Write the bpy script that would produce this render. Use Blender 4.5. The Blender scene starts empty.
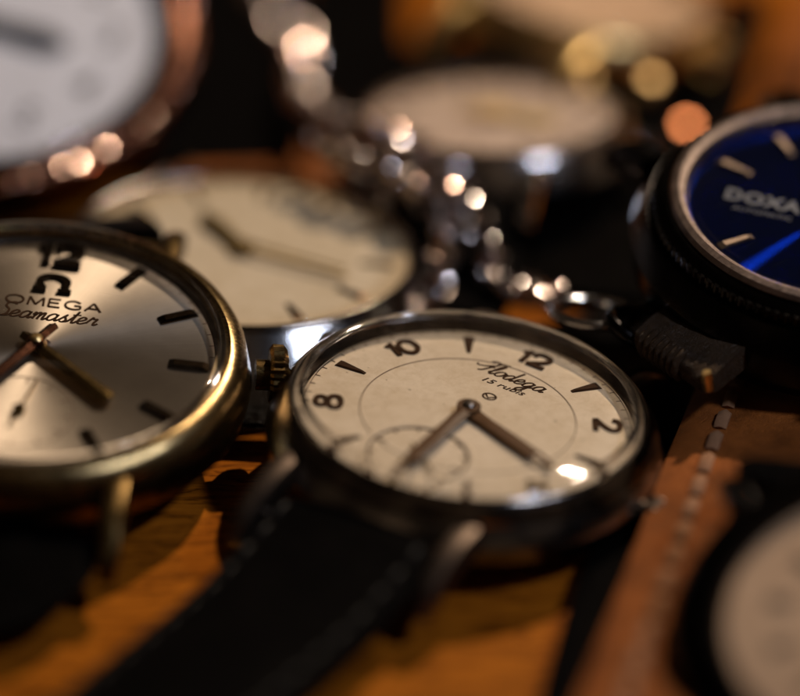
import bpy, bmesh, math, random
from math import sin, cos, pi, radians, sqrt, atan2
from mathutils import Vector, Matrix, noise

# Units: 1 Blender unit = 1 cm.
random.seed(7)
scene = bpy.context.scene
COL = scene.collection

# ------------------------------------------------------------------ camera numbers
FPX = 2650.0                      # focal length in photo pixels (800 wide)
PITCH = radians(29.5)
D0, Z0 = 26.0, 0.85
CAM = Vector((0, -D0 * cos(PITCH), Z0 + D0 * sin(PITCH)))
CUP = Vector((0, sin(PITCH), cos(PITCH)))
CF = Vector((0, cos(PITCH), -sin(PITCH)))


def at(px, py, z):
    """table-space point at height z that the photo shows at (px, py)"""
    d = CF + Vector((1, 0, 0)) * ((px - 400) / FPX) - CUP * ((py - 348) / FPX)
    t = (z - CAM.z) / d.z
    return CAM + d * t


def depth(P):
    return (P - CAM).dot(CF)


def frame(P, elev, tilt, phi):
    """matrix of a watch: local z = dial normal, local y = towards 12"""
    v = (CAM - P).normalized()
    up = (CUP - v * CUP.dot(v)).normalized()
    rt = up.cross(v).normalized()
    t, e, f = radians(tilt), radians(elev), radians(phi)
    s = rt * sin(t) + up * cos(t)
    n = v * sin(e) + s * cos(e)
    x = rt * cos(t) - up * sin(t)
    y = n.cross(x)
    y12 = y * cos(f) + x * sin(f)
    x3 = x * cos(f) - y * sin(f)
    M = Matrix(((x3.x, y12.x, n.x, P.x), (x3.y, y12.y, n.y, P.y), (x3.z, y12.z, n.z, P.z), (0, 0, 0, 1)))
    return M


# ------------------------------------------------------------------ materials
def new_mat(name):
    m = bpy.data.materials.new(name)
    m.use_nodes = True
    nt = m.node_tree
    return m, nt, nt.nodes['Principled BSDF']


def N(nt, t, **kw):
    n = nt.nodes.new(t)
    for k, v in kw.items():
        if k in n.inputs:
            n.inputs[k].default_value = v
        else:
            setattr(n, k, v)
    return n


def coords(nt, scale=(1, 1, 1)):
    tc = N(nt, 'ShaderNodeTexCoord')
    mp = N(nt, 'ShaderNodeMapping')
    mp.inputs['Scale'].default_value = scale
    nt.links.new(tc.outputs['Object'], mp.inputs['Vector'])
    return mp.outputs['Vector']


def ramp(nt, fac, stops):
    r = N(nt, 'ShaderNodeValToRGB')
    els = r.color_ramp.elements
    while len(els) < len(stops):
        els.new(0.5)
    for e, (p, c) in zip(els, stops):
        e.position = p
        e.color = (*c, 1) if len(c) == 3 else c
    nt.links.new(fac, r.inputs['Fac'])
    return r.outputs['Color']


def noise_tex(nt, vec, scale, detail=6, rough=0.6, dist=0.0):
    n = N(nt, 'ShaderNodeTexNoise')
    n.inputs['Scale'].default_value = scale
    n.inputs['Detail'].default_value = detail
    n.inputs['Roughness'].default_value = rough
    n.inputs['Distortion'].default_value = dist
    nt.links.new(vec, n.inputs['Vector'])
    return n.outputs['Fac']


def bump(nt, height, strength, dist, bsdf):
    b = N(nt, 'ShaderNodeBump')
    b.inputs['Strength'].default_value = strength
    b.inputs['Distance'].default_value = dist
    nt.links.new(height, b.inputs['Height'])
    nt.links.new(b.outputs['Normal'], bsdf.inputs['Normal'])


def metal(name, color, rough=0.18, wear=0.5, dark=None):
    m, nt, b = new_mat(name)
    b.inputs['Metallic'].default_value = 1
    v = coords(nt)
    n1 = noise_tex(nt, v, 5, 8, 0.7)
    dk = dark or tuple(c * 0.45 for c in color)
    c = ramp(nt, n1, [(0.3, dk), (0.62, color)])
    nt.links.new(c, b.inputs['Base Color'])
    v2 = coords(nt, (3, 40, 9))
    n2 = noise_tex(nt, v2, 4, 6, 0.75, 0.6)
    r = ramp(nt, n2, [(0.3, (rough * 0.6,) * 3), (0.75, (min(1, rough * (1 + 1.6 * wear)),) * 3)])
    nt.links.new(r, b.inputs['Roughness'])
    n3 = noise_tex(nt, v, 38, 5, 0.8)
    mx = N(nt, 'ShaderNodeMath', operation='ADD')
    nt.links.new(n3, mx.inputs[0])
    nt.links.new(n2, mx.inputs[1])
    mx2 = N(nt, 'ShaderNodeMath', operation='MULTIPLY_ADD')
    nt.links.new(n1, mx2.inputs[0])
    mx2.inputs[1].default_value = 2.0
    nt.links.new(mx.outputs[0], mx2.inputs[2])
    bump(nt, mx2.outputs[0], 0.12 * wear, 0.01, b)
    return m


def leather(name, color, rough=0.42, grain=16, strength=0.5, spec=0.3):
    m, nt, b = new_mat(name)
    v = coords(nt)
    vo = N(nt, 'ShaderNodeTexVoronoi', feature='DISTANCE_TO_EDGE')
    vo.inputs['Scale'].default_value = grain
    n0 = noise_tex(nt, v, 6, 4)
    mixv = N(nt, 'ShaderNodeVectorMath', operation='ADD')
    nt.links.new(v, mixv.inputs[0])
    nt.links.new(n0, mixv.inputs[1])
    nt.links.new(mixv.outputs[0], vo.inputs['Vector'])
    n1 = noise_tex(nt, v, 2.2, 6, 0.65)
    c = ramp(nt, n1, [(0.3, tuple(x * 0.55 for x in color)), (0.7, tuple(min(1, x * 1.25) for x in color))])
    nt.links.new(c, b.inputs['Base Color'])
    b.inputs['Roughness'].default_value = rough
    b.inputs['Specular IOR Level'].default_value = spec
    r = ramp(nt, vo.outputs['Distance'], [(0.0, (0, 0, 0)), (0.22, (1, 1, 1))])
    bump(nt, r, strength, 0.02, b)
    return m


def plain(name, color, rough=0.5, metallic=0.0, var=0.25, scale=9, spec=0.5):
    m, nt, b = new_mat(name)
    b.inputs['Specular IOR Level'].default_value = spec
    v = coords(nt)
    n1 = noise_tex(nt, v, scale, 6, 0.65)
    c = ramp(nt, n1, [(0.3, tuple(x * (1 - var) for x in color)), (0.7, tuple(min(1, x * (1 + var * 0.5)) for x in color))])
    nt.links.new(c, b.inputs['Base Color'])
    b.inputs['Roughness'].default_value = rough
    b.inputs['Metallic'].default_value = metallic
    bump(nt, n1, 0.08, 0.01, b)
    return m


def dial_paint(name, color, stain, rough=0.55, spec=0.3, rim=1.7):
    """aged lacquer dial: cloudy patina, yellowing towards the rim, fly specks"""
    m, nt, b = new_mat(name)
    v = coords(nt)
    n1 = noise_tex(nt, v, 1.1, 9, 0.72, 0.4)
    c1 = ramp(nt, n1, [(0.30, stain), (0.58, color)])
    n3 = noise_tex(nt, v, 7.0, 8, 0.75, 0.3)
    c3 = ramp(nt, n3, [(0.30, (0.80, 0.76, 0.70)), (0.55, (1, 1, 1))])
    m1 = N(nt, 'ShaderNodeMix', data_type='RGBA', blend_type='MULTIPLY')
    m1.inputs['Factor'].default_value = 0.8
    nt.links.new(c1, m1.inputs['A'])
    nt.links.new(c3, m1.inputs['B'])
    ln = N(nt, 'ShaderNodeVectorMath', operation='LENGTH')
    nt.links.new(v, ln.inputs[0])
    wob = N(nt, 'ShaderNodeMath', operation='MULTIPLY_ADD')
    nt.links.new(n1, wob.inputs[0])
    wob.inputs[1].default_value = 0.5
    nt.links.new(ln.outputs['Value'], wob.inputs[2])
    tone = ramp(nt, wob.outputs[0], [(0.0, (1, 1, 1)), (0.9, (1, 1, 1)), (1.0, (0.84, 0.77, 0.66))])
    sc = N(nt, 'ShaderNodeMath', operation='DIVIDE')
    nt.links.new(wob.outputs[0], sc.inputs[0])
    sc.inputs[1].default_value = rim * 1.12
    nt.links.new(sc.outputs[0], tone.node.inputs['Fac'])
    m2 = N(nt, 'ShaderNodeMix', data_type='RGBA', blend_type='MULTIPLY')
    m2.inputs['Factor'].default_value = 1
    nt.links.new(m1.outputs['Result'], m2.inputs['A'])
    nt.links.new(tone, m2.inputs['B'])
    last = m2.outputs['Result']
    for scale, r0 in ((2.7, 0.045), (6.5, 0.06)):
        vo = N(nt, 'ShaderNodeTexVoronoi')
        vo.inputs['Scale'].default_value = scale
        nt.links.new(v, vo.inputs['Vector'])
        sp = ramp(nt, vo.outputs['Distance'], [(r0 * 0.6, (0.8,) * 3), (r0 * 1.5, (0, 0, 0))])
        mx = N(nt, 'ShaderNodeMix', data_type='RGBA')
        nt.links.new(sp, mx.inputs['Factor'])
        nt.links.new(last, mx.inputs['A'])
        mx.inputs['B'].default_value = (*[x * 0.5 for x in stain], 1)
        last = mx.outputs['Result']
    nt.links.new(last, b.inputs['Base Color'])
    n2 = noise_tex(nt, v, 45, 4, 0.7)
    b.inputs['Roughness'].default_value = rough
    b.inputs['Specular IOR Level'].default_value = spec
    bump(nt, n2, 0.2, 0.004, b)
    return m


def sunburst(name, color, rough, aniso, streak=0.25, metallic=1.0):
    """radially brushed dial"""
    m, nt, b = new_mat(name)
    b.inputs['Metallic'].default_value = metallic
    tc = N(nt, 'ShaderNodeTexCoord')
    sx = N(nt, 'ShaderNodeSeparateXYZ')
    nt.links.new(tc.outputs['Object'], sx.inputs[0])
    a = N(nt, 'ShaderNodeMath', operation='ARCTAN2')
    nt.links.new(sx.outputs['Y'], a.inputs[0])
    nt.links.new(sx.outputs['X'], a.inputs[1])
    cb = N(nt, 'ShaderNodeCombineXYZ')
    nt.links.new(a.outputs[0], cb.inputs['X'])
    n1 = noise_tex(nt, cb.outputs[0], 46, 5, 0.8)
    n2 = noise_tex(nt, tc.outputs['Object'], 1.6, 8, 0.7)
    ad = N(nt, 'ShaderNodeMath', operation='ADD')
    nt.links.new(n1, ad.inputs[0])
    nt.links.new(n2, ad.inputs[1])
    hf = N(nt, 'ShaderNodeMath', operation='MULTIPLY')
    nt.links.new(ad.outputs[0], hf.inputs[0])
    hf.inputs[1].default_value = 0.5
    c = ramp(nt, hf.outputs[0], [(0.33, tuple(x * (1 - streak) for x in color)), (0.62, color)])
    nt.links.new(c, b.inputs['Base Color'])
    b.inputs['Roughness'].default_value = rough
    b.inputs['Anisotropic'].default_value = aniso
    tg = N(nt, 'ShaderNodeTangent', direction_type='RADIAL', axis='Z')
    nt.links.new(tg.outputs[0], b.inputs['Tangent'])
    b.inputs['Anisotropic Rotation'].default_value = 0.0
    bump(nt, n1, 0.05, 0.004, b)
    return m


def blue_dial_mat():
    m = bpy.data.materials.new('brushed_blue_dial')
    m.use_nodes = True
    nt = m.node_tree
    nt.nodes.remove(nt.nodes['Principled BSDF'])
    tc = N(nt, 'ShaderNodeTexCoord')
    sx = N(nt, 'ShaderNodeSeparateXYZ')
    nt.links.new(tc.outputs['Object'], sx.inputs[0])
    a = N(nt, 'ShaderNodeMath', operation='ARCTAN2')
    nt.links.new(sx.outputs['Y'], a.inputs[0])
    nt.links.new(sx.outputs['X'], a.inputs[1])
    cb = N(nt, 'ShaderNodeCombineXYZ')
    nt.links.new(a.outputs[0], cb.inputs['X'])
    n1 = noise_tex(nt, cb.outputs[0], 60, 5, 0.8)
    g = N(nt, 'ShaderNodeBsdfGlossy')
    c = ramp(nt, n1, [(0.3, (0.0002, 0.006, 0.08)), (0.65, (0.0008, 0.02, 0.25))])
    nt.links.new(c, g.inputs['Color'])
    g.inputs['Roughness'].default_value = 0.155
    g.inputs['Anisotropy'].default_value = 0.93
    g.inputs['Rotation'].default_value = 0.185
    tg = N(nt, 'ShaderNodeTangent', direction_type='RADIAL', axis='Z')
    nt.links.new(tg.outputs[0], g.inputs['Tangent'])
    d = N(nt, 'ShaderNodeBsdfDiffuse')
    d.inputs['Color'].default_value = (0.002, 0.003, 0.010, 1)
    ad = N(nt, 'ShaderNodeAddShader')
    nt.links.new(g.outputs[0], ad.inputs[0])
    nt.links.new(d.outputs[0], ad.inputs[1])
    nt.links.new(ad.outputs[0], nt.nodes['Material Output'].inputs['Surface'])
    return m


def crystal_mat(name, tint=(1, 1, 1), scratch=1.0):
    m = bpy.data.materials.new(name)
    m.use_nodes = True
    nt = m.node_tree
    nt.nodes.remove(nt.nodes['Principled BSDF'])
    out = nt.nodes['Material Output']
    tr = N(nt, 'ShaderNodeBsdfTransparent')
    tr.inputs['Color'].default_value = (*tint, 1)
    gl = N(nt, 'ShaderNodeBsdfGlossy')
    gl.inputs['Roughness'].default_value = 0.012
    fr = N(nt, 'ShaderNodeFresnel')
    # a thin sheet: the same Fresnel from inside and outside
    ge = N(nt, 'ShaderNodeNewGeometry')
    io = N(nt, 'ShaderNodeMix')
    io.inputs['A'].default_value = 1.49
    io.inputs['B'].default_value = 1 / 1.49
    nt.links.new(ge.outputs['Backfacing'], io.inputs['Factor'])
    nt.links.new(io.outputs['Result'], fr.inputs['IOR'])
    v = coords(nt)
    # dust and hairline scratches make a little haze
    hs = []
    for rz, sc_ in ((0.5, (1.1, 55, 1)), (2.0, (1.4, 70, 1)), (1.2, (0.9, 45, 1))):
        tcs = N(nt, 'ShaderNodeTexCoord')
        mps = N(nt, 'ShaderNodeMapping')
        mps.inputs['Rotation'].default_value = (0, 0, rz)
        mps.inputs['Scale'].default_value = sc_
        nt.links.new(tcs.outputs['Object'], mps.inputs['Vector'])
        hn = noise_tex(nt, mps.outputs['Vector'], 1.0, 2, 0.5)
        hs.append(ramp(nt, hn, [(0.70, (0, 0, 0)), (0.76, (0.09 * scratch,) * 3)]))
    h1 = N(nt, 'ShaderNodeMath', operation='ADD')
    nt.links.new(hs[0], h1.inputs[0])
    nt.links.new(hs[1], h1.inputs[1])
    h2 = N(nt, 'ShaderNodeMath', operation='ADD')
    nt.links.new(h1.outputs[0], h2.inputs[0])
    nt.links.new(hs[2], h2.inputs[1])
    sc = h2.outputs[0]
    dn = noise_tex(nt, v, 30, 6, 0.8)
    dc = ramp(nt, dn, [(0.62, (0, 0, 0)), (0.78, (0.05 * scratch,) * 3)])
    a1 = N(nt, 'ShaderNodeMath', operation='ADD')
    nt.links.new(sc, a1.inputs[0])
    nt.links.new(dc, a1.inputs[1])
    mx = N(nt, 'ShaderNodeMixShader')
    nt.links.new(fr.outputs[0], mx.inputs[0])
    nt.links.new(tr.outputs[0], mx.inputs[1])
    nt.links.new(gl.outputs[0], mx.inputs[2])
    df = N(nt, 'ShaderNodeBsdfDiffuse')
    df.inputs['Color'].default_value = (0.7, 0.62, 0.52, 1)
    m2 = N(nt, 'ShaderNodeMixShader')
    nt.links.new(a1.outputs[0], m2.inputs[0])
    nt.links.new(mx.outputs[0], m2.inputs[1])
    nt.links.new(df.outputs[0], m2.inputs[2])
    bp = N(nt, 'ShaderNodeBump')
    bp.inputs['Strength'].default_value = 0.02
    bp.inputs['Distance'].default_value = 0.01
    nt.links.new(dn, bp.inputs['Height'])
    nt.links.new(bp.outputs[0], gl.inputs['Normal'])
    nt.links.new(m2.outputs[0], out.inputs['Surface'])
    return m


def glass_mat(name, color=(1, 1, 1), rough=0.02, ior=1.45):
    m, nt, b = new_mat(name)
    b.inputs['Base Color'].default_value = (*color, 1)
    b.inputs['Transmission Weight'].default_value = 1
    b.inputs['IOR'].default_value = ior
    v = coords(nt)
    n1 = noise_tex(nt, v, 14, 5, 0.7)
    r = ramp(nt, n1, [(0.3, (rough,) * 3), (0.8, (rough * 4,) * 3)])
    nt.links.new(r, b.inputs['Roughness'])
    return m


def wood_mat():
    m, nt, b = new_mat('amber_wood')
    v = coords(nt, (0.9, 7.0, 1))
    n1 = noise_tex(nt, v, 1.3, 9, 0.62, 0.5)
    c = ramp(nt, n1, [(0.28, (0.10, 0.026, 0.002)), (0.5, (0.37, 0.108, 0.007)), (0.72, (0.50, 0.152, 0.011))])
    v2 = coords(nt, (0.35, 2.4, 1))
    n2 = noise_tex(nt, v2, 2.6, 5, 0.5, 0.8)
    ln = ramp(nt, n2, [(0.47, (1, 1, 1)), (0.495, (0.25, 0.2, 0.15)), (0.51, (0.25, 0.2, 0.15)), (0.535, (1, 1, 1))])
    mx = N(nt, 'ShaderNodeMix', data_type='RGBA', blend_type='MULTIPLY')
    mx.inputs['Factor'].default_value = 0.75
    nt.links.new(c, mx.inputs['A'])
    nt.links.new(ln, mx.inputs['B'])
    nt.links.new(mx.outputs['Result'], b.inputs['Base Color'])
    v3 = coords(nt, (2.0, 30.0, 1))
    n3 = noise_tex(nt, v3, 3.0, 6, 0.7)
    po = ramp(nt, n3, [(0.34, (0.35, 0.28, 0.22)), (0.46, (1, 1, 1))])
    mp = N(nt, 'ShaderNodeMix', data_type='RGBA', blend_type='MULTIPLY')
    mp.inputs['Factor'].default_value = 0.8
    nt.links.new(mx.outputs['Result'], mp.inputs['A'])
    nt.links.new(po, mp.inputs['B'])
    nt.links.new(mp.outputs['Result'], b.inputs['Base Color'])
    b.inputs['Roughness'].default_value = 0.5
    b.inputs['Specular IOR Level'].default_value = 0.03
    bump(nt, n1, 0.15, 0.02, b)
    return m


M = {}
M['steel'] = metal('aged_steel', (0.42, 0.39, 0.36), 0.13, 0.7)
M['dark_steel'] = metal('dark_tarnished_steel', (0.17, 0.145, 0.13), 0.20, 0.8)
M['chrome'] = metal('bright_chrome', (0.78, 0.77, 0.78), 0.10, 0.6, (0.5, 0.5, 0.52))
M['rim'] = metal('dull_rim_steel', (0.30, 0.26, 0.235), 0.085, 0.9, (0.12, 0.10, 0.085))
M['satin_rose'] = metal('satin_rosy_steel', (0.36, 0.28, 0.245), 0.30, 0.7)
M['tarnish'] = metal('brown_tarnished_steel', (0.15, 0.11, 0.085), 0.34, 0.8)
M['rose'] = metal('rosy_steel', (0.62, 0.50, 0.44), 0.16, 0.6)
M['silver'] = metal('silver_chain_metal', (0.70, 0.59, 0.55), 0.20, 0.0, (0.62, 0.52, 0.48))
M['facet'] = metal('polished_facet', (0.93, 0.86, 0.84), 0.24, 0.0, (0.75, 0.66, 0.64))  # metal of the flats added to the chain for glints
M['pink_facet'] = metal('pinkish_facet', (0.95, 0.68, 0.58), 0.24, 0.0, (0.75, 0.5, 0.42))  # pinkish version for glints added to chain and pocket watch rim
M['gold'] = metal('worn_gold', (0.50, 0.35, 0.16), 0.13, 1.2, (0.16, 0.10, 0.04))
M['dark_gold'] = metal('grimy_gold', (0.20, 0.125, 0.045), 0.22, 0.8, (0.06, 0.038, 0.016))  # gold darkened for the case flank, its shade put into the colour
M['satin_brass'] = metal('satin_brass', (0.86, 0.60, 0.28), 0.5, 0.4)
M['bright_copper'] = metal('bright_copper', (0.95, 0.36, 0.16), 0.4, 0.4)
M['bead_copper'] = metal('bead_copper', (0.80, 0.40, 0.28), 0.20, 0.3, (0.3, 0.12, 0.07))
M['brass'] = metal('bright_brass', (0.86, 0.60, 0.26), 0.24, 0.6)
M['copper'] = metal('engraved_copper', (0.11, 0.044, 0.025), 0.14, 1.0, (0.04, 0.016, 0.009))
M['bronze'] = metal('dark_bronze_hand', (0.055, 0.029, 0.014), 0.36, 0.3)
M['dark_marker'] = metal('dark_marker', (0.05, 0.030, 0.015), 0.25, 0.3)
M['brown_lacquer'] = plain('brown_lacquered_hand', (0.105, 0.050, 0.020), 0.45, spec=0.12)
M['gold_paint'] = plain('gold_paint', (0.95, 0.62, 0.26), 0.5, spec=0.6)  # bright matte gold stands in for the lamp's highlight on the hands
M['satin_gilt'] = metal('satin_gilt', (0.42, 0.30, 0.12), 0.42, 0.4)
M['gilt'] = metal('gilt_hand', (0.36, 0.24, 0.085), 0.2, 0.4)
M['ink'] = plain('dark_brown_ink', (0.045, 0.020, 0.008), 0.7, spec=0.05)
M['soft_ink'] = plain('pale_brown_ink', (0.20, 0.13, 0.075), 0.5)
M['grey_ink'] = plain('grey_numeral_ink', (0.05, 0.045, 0.05), 0.6, spec=0.1)
M['white_ink'] = plain('white_dial_print', (0.17, 0.17, 0.18), 0.6, spec=0.1)
M['black_case'] = metal('black_coated_metal', (0.022, 0.020, 0.020), 0.16, 0.8, (0.010, 0.009, 0.009))
M['black_leather'] = leather('black_leather', (0.0032, 0.0024, 0.0021), 0.5, 14, 0.7, 0.022)
M['dark_leather'] = leather('dark_brown_leather', (0.014, 0.009, 0.006), 0.4, 13, 0.6, 0.10)
M['fob_leather'] = leather('fob_leather', (0.050, 0.029, 0.016), 0.4, 13, 0.6, 0.12)
M['tan_leather'] = leather('tan_leather', (0.30, 0.088, 0.018), 0.55, 15, 0.5, 0.08)
M['thread'] = plain('cream_thread', (0.31, 0.155, 0.08), 0.8, spec=0.1)
M['black_thread'] = plain('black_thread', (0.014, 0.012, 0.011), 0.6, spec=0.2)
M['cream'] = dial_paint('cream_dial', (0.69, 0.55, 0.385), (0.58, 0.44, 0.28))
M['ivory'] = dial_paint('ivory_dial', (0.67, 0.55, 0.39), (0.56, 0.44, 0.28))
M['pinkish'] = dial_paint('pinkish_dial', (0.62, 0.47, 0.37), (0.5, 0.36, 0.27))
M['white'] = dial_paint('white_enamel_dial', (0.78, 0.80, 0.90), (0.68, 0.69, 0.77), 0.4, 0.3, 99)
M['beige'] = dial_paint('beige_dial', (0.62, 0.40, 0.24), (0.5, 0.31, 0.18))
M['sun_silver'] = sunburst('brushed_silver_dial', (0.52, 0.445, 0.365), 0.40, 0.78)
M['sun_blue'] = blue_dial_mat()
M['crystal'] = crystal_mat('scratched_crystal')
M['clean_crystal'] = crystal_mat('clean_crystal', (1, 1, 1), 0.12)
M['crystal_edge'] = glass_mat('crystal_edge')
M['wood'] = wood_mat()


# ------------------------------------------------------------------ mesh helpers
def link_mesh(name, verts, faces, mat, parent=None, smooth=True, sharp=35, xf=None):
    me = bpy.data.meshes.new(name)
    if xf is not None:
        verts = [xf @ Vector(v) for v in verts]
    me.from_pydata([tuple(v) for v in verts], [], faces)
    bm = bmesh.new()
    bm.from_mesh(me)
    bmesh.ops.recalc_face_normals(bm, faces=bm.faces)
    bm.to_mesh(me)
    bm.free()
    me.materials.append(M[mat] if isinstance(mat, str) else mat)
    if smooth:
        me.polygons.foreach_set('use_smooth', [True] * len(me.polygons))
        me.set_sharp_from_angle(angle=radians(sharp))
    o = bpy.data.objects.new(name, me)
    COL.objects.link(o)
    o.parent = parent
    return o


class MB:
    """collects simple shapes into one mesh"""

    def __init__(self):
        self.v, self.f = [], []

    def add(self, verts, faces):
        k = len(self.v)
        self.v += [Vector(v) for v in verts]
        self.f += [tuple(i + k for i in f) for f in faces]
        return self

    def lathe(self, prof, seg=128, closed=False, wob=None):
        vs, fs = [], []
        n = len(prof)
        for i in range(seg):
            a = 2 * pi * i / seg
            for (r, z) in prof:
                vs.append((r * cos(a), r * sin(a), z))
        for i in range(seg):
            j = (i + 1) % seg
            for k in range(n if closed else n - 1):
                l = (k + 1) % n
                fs.append((i * n + k, j * n + k, j * n + l, i * n + l))
        return self.add(vs, fs)

    def ring(self, r, w, z0, z1, seg=128):
        return self.lathe([(r - w / 2, z0), (r - w / 2, z1), (r + w / 2, z1), (r + w / 2, z0)], seg, True)

    def disc(self, r, z0, z1, seg=64, c=(0, 0)):
        vs = [(c[0], c[1], z1)]
        for i in range(seg):
            a = 2 * pi * i / seg
            vs.append((c[0] + r * cos(a), c[1] + r * sin(a), z1))
        for i in range(seg):
            a = 2 * pi * i / seg
            vs.append((c[0] + r * cos(a), c[1] + r * sin(a), z0))
        fs = [(0, 1 + i, 1 + (i + 1) % seg) for i in range(seg)]
        fs += [(1 + i, 1 + seg + i, 1 + seg + (i + 1) % seg, 1 + (i + 1) % seg) for i in range(seg)]
        return self.add(vs, fs)

    def poly(self, pts, z0, z1, bevel=0.0):
        """flat outline (counter-clockwise, convex or not) raised from z0 to z1"""
        n = len(pts)
        vs = [(x, y, z0) for x, y in pts]
        if bevel:
            cx = sum(p[0] for p in pts) / n
            cy = sum(p[1] for p in pts) / n
            zb = z0 + (z1 - z0) * 0.35
            vs += [(x, y, zb) for x, y in pts]
            vs += [(cx + (x - cx) * (1 - bevel), cy + (y - cy) * (1 - bevel), z1) for x, y in pts]
            fs = [(i, (i + 1) % n, n + (i + 1) % n, n + i) for i in range(n)]
            fs += [(n + i, n + (i + 1) % n, 2 * n + (i + 1) % n, 2 * n + i) for i in range(n)]
            fs.append(tuple(2 * n + i for i in range(n)))
        else:
            vs += [(x, y, z1) for x, y in pts]
            fs = [(i, (i + 1) % n, n + (i + 1) % n, n + i) for i in range(n)]
            fs.append(tuple(n + i for i in range(n)))
        return self.add(vs, fs)

    def stroke(self, pts, width, z0, z1, smooth=True, wfun=None):
        """pen stroke through the points, raised from z0 to z1"""
        P = [Vector((p[0], p[1])) for p in pts]
        if smooth and len(P) > 2:
            Q = []
            for i in range(len(P) - 1):
                a, b = P[i], P[i + 1]
                pa = P[i - 1] if i else a * 2 - b
                pb = P[i + 2] if i + 2 < len(P) else b * 2 - a
                for s in range(6):
                    t = s / 6
                    Q.append(0.5 * ((2 * a) + (b - pa) * t + (2 * pa - 5 * a + 4 * b - pb) * t * t + (3 * a - pa - 3 * b + pb) * t ** 3))
            Q.append(P[-1])
            P = Q
        L, R = [], []
        m = len(P)
        for i in range(m):
            d = (P[min(i + 1, m - 1)] - P[max(i - 1, 0)])
            if d.length < 1e-9:
                d = Vector((1, 0))
            d.normalize()
            w = width / 2 * (wfun(i / (m - 1), d) if wfun else 1)
            q = Vector((-d.y, d.x))
            L.append(P[i] + q * w)
            R.append(P[i] - q * w)
        vs = [(p.x, p.y, z1) for p in L] + [(p.x, p.y, z1) for p in R] + [(p.x, p.y, z0) for p in L] + [(p.x, p.y, z0) for p in R]
        fs = []
        for i in range(m - 1):
            fs.append((i, m + i, m + i + 1, i + 1))
            fs.append((i, i + 1, 2 * m + i + 1, 2 * m + i))
            fs.append((m + i, 3 * m + i, 3 * m + i + 1, m + i + 1))
        fs.append((0, 2 * m, 3 * m, m))
        fs.append((m - 1, 2 * m - 1, 4 * m - 1, 3 * m - 1))
        return self.add(vs, fs)

    def tube(self, pts, rad, seg=12, closed=False, caps=True):
        P = [Vector(p) for p in pts]
        n = len(P)
        rr = rad if callable(rad) else (lambda t: rad)
        T = []
        for i in range(n):
            a = P[(i - 1) % n] if closed else P[max(i - 1, 0)]
            b = P[(i + 1) % n] if closed else P[min(i + 1, n - 1)]
            T.append((b - a).normalized())
        ref = Vector((0, 0, 1)) if abs(T[0].z) < 0.9 else Vector((1, 0, 0))
        u = (ref - T[0] * ref.dot(T[0])).normalized()
        vs, fs = [], []
        for i in range(n):
            u = (u - T[i] * u.dot(T[i])).normalized()
            w = T[i].cross(u)
            r = rr(i / max(1, n - 1))
            for k in range(seg):
                a = 2 * pi * k / seg
                vs.append(P[i] + (u * cos(a) + w * sin(a)) * r)
        m = n if closed else n - 1
        for i in range(m):
            j = (i + 1) % n
            for k in range(seg):
                l = (k + 1) % seg
                fs.append((i * seg + k, j * seg + k, j * seg + l, i * seg + l))
        if caps and not closed:
            fs.append(tuple(range(seg)))
            fs.append(tuple((n - 1) * seg + k for k in range(seg)))
        return self.add(vs, fs)

    def build(self, name, mat, parent=None, smooth=True, sharp=35, xf=None):
        return link_mesh(name, self.v, self.f, mat, parent, smooth, sharp, xf)


def text_mesh(name, body, size, mat, parent, loc, rot=0.0, z=0.004, sx=1.0, shear=0.0, bold=0.0, thick=0.006, spacing=1.0):
    cu = bpy.data.curves.new('tmp', 'FONT')
    cu.body = body
    cu.size = size
    cu.align_x = 'CENTER'
    cu.align_y = 'CENTER'
    cu.shear = shear
    cu.offset = bold
    cu.space_character = spacing
    cu.extrude = thick / 2
    cu.resolution_u = 4
    t = bpy.data.objects.new('tmp', cu)
    COL.objects.link(t)
    bpy.context.view_layer.update()
    dg = bpy.context.evaluated_depsgraph_get()
    me = bpy.data.meshes.new_from_object(t.evaluated_get(dg))
    bpy.data.objects.remove(t)
    bpy.data.curves.remove(cu)
    me.name = name
    me.transform(Matrix.Translation((loc[0], loc[1], z + thick / 2)) @ Matrix.Rotation(rot, 4, 'Z') @ Matrix.Diagonal((sx, 1, 1, 1)))
    me.materials.clear()
    me.materials.append(M[mat])
    o = bpy.data.objects.new(name, me)
    COL.objects.link(o)
    o.parent = parent
    return o


def catmull(pts, n=10):
    P = [Vector(p) for p in pts]
    Q = []
    for i in range(len(P) - 1):
        a, b = P[i], P[i + 1]
        pa = P[i - 1] if i else a * 2 - b
        pb = P[i + 2] if i + 2 < len(P) else b * 2 - a
        for s in range(n):
            t = s / n
            Q.append(0.5 * ((2 * a) + (b - pa) * t + (2 * pa - 5 * a + 4 * b - pb) * t * t + (3 * a - pa - 3 * b + pb) * t ** 3))
    Q.append(P[-1])
    return Q


def thing(name, label, cat, mat, group=None):
    o = bpy.data.objects.new(name, None)
    o.empty_display_size = 0.3
    COL.objects.link(o)
    o.matrix_world = mat
    o['label'] = label
    o['category'] = cat
    if group:
        o['group'] = group
    return o


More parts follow.
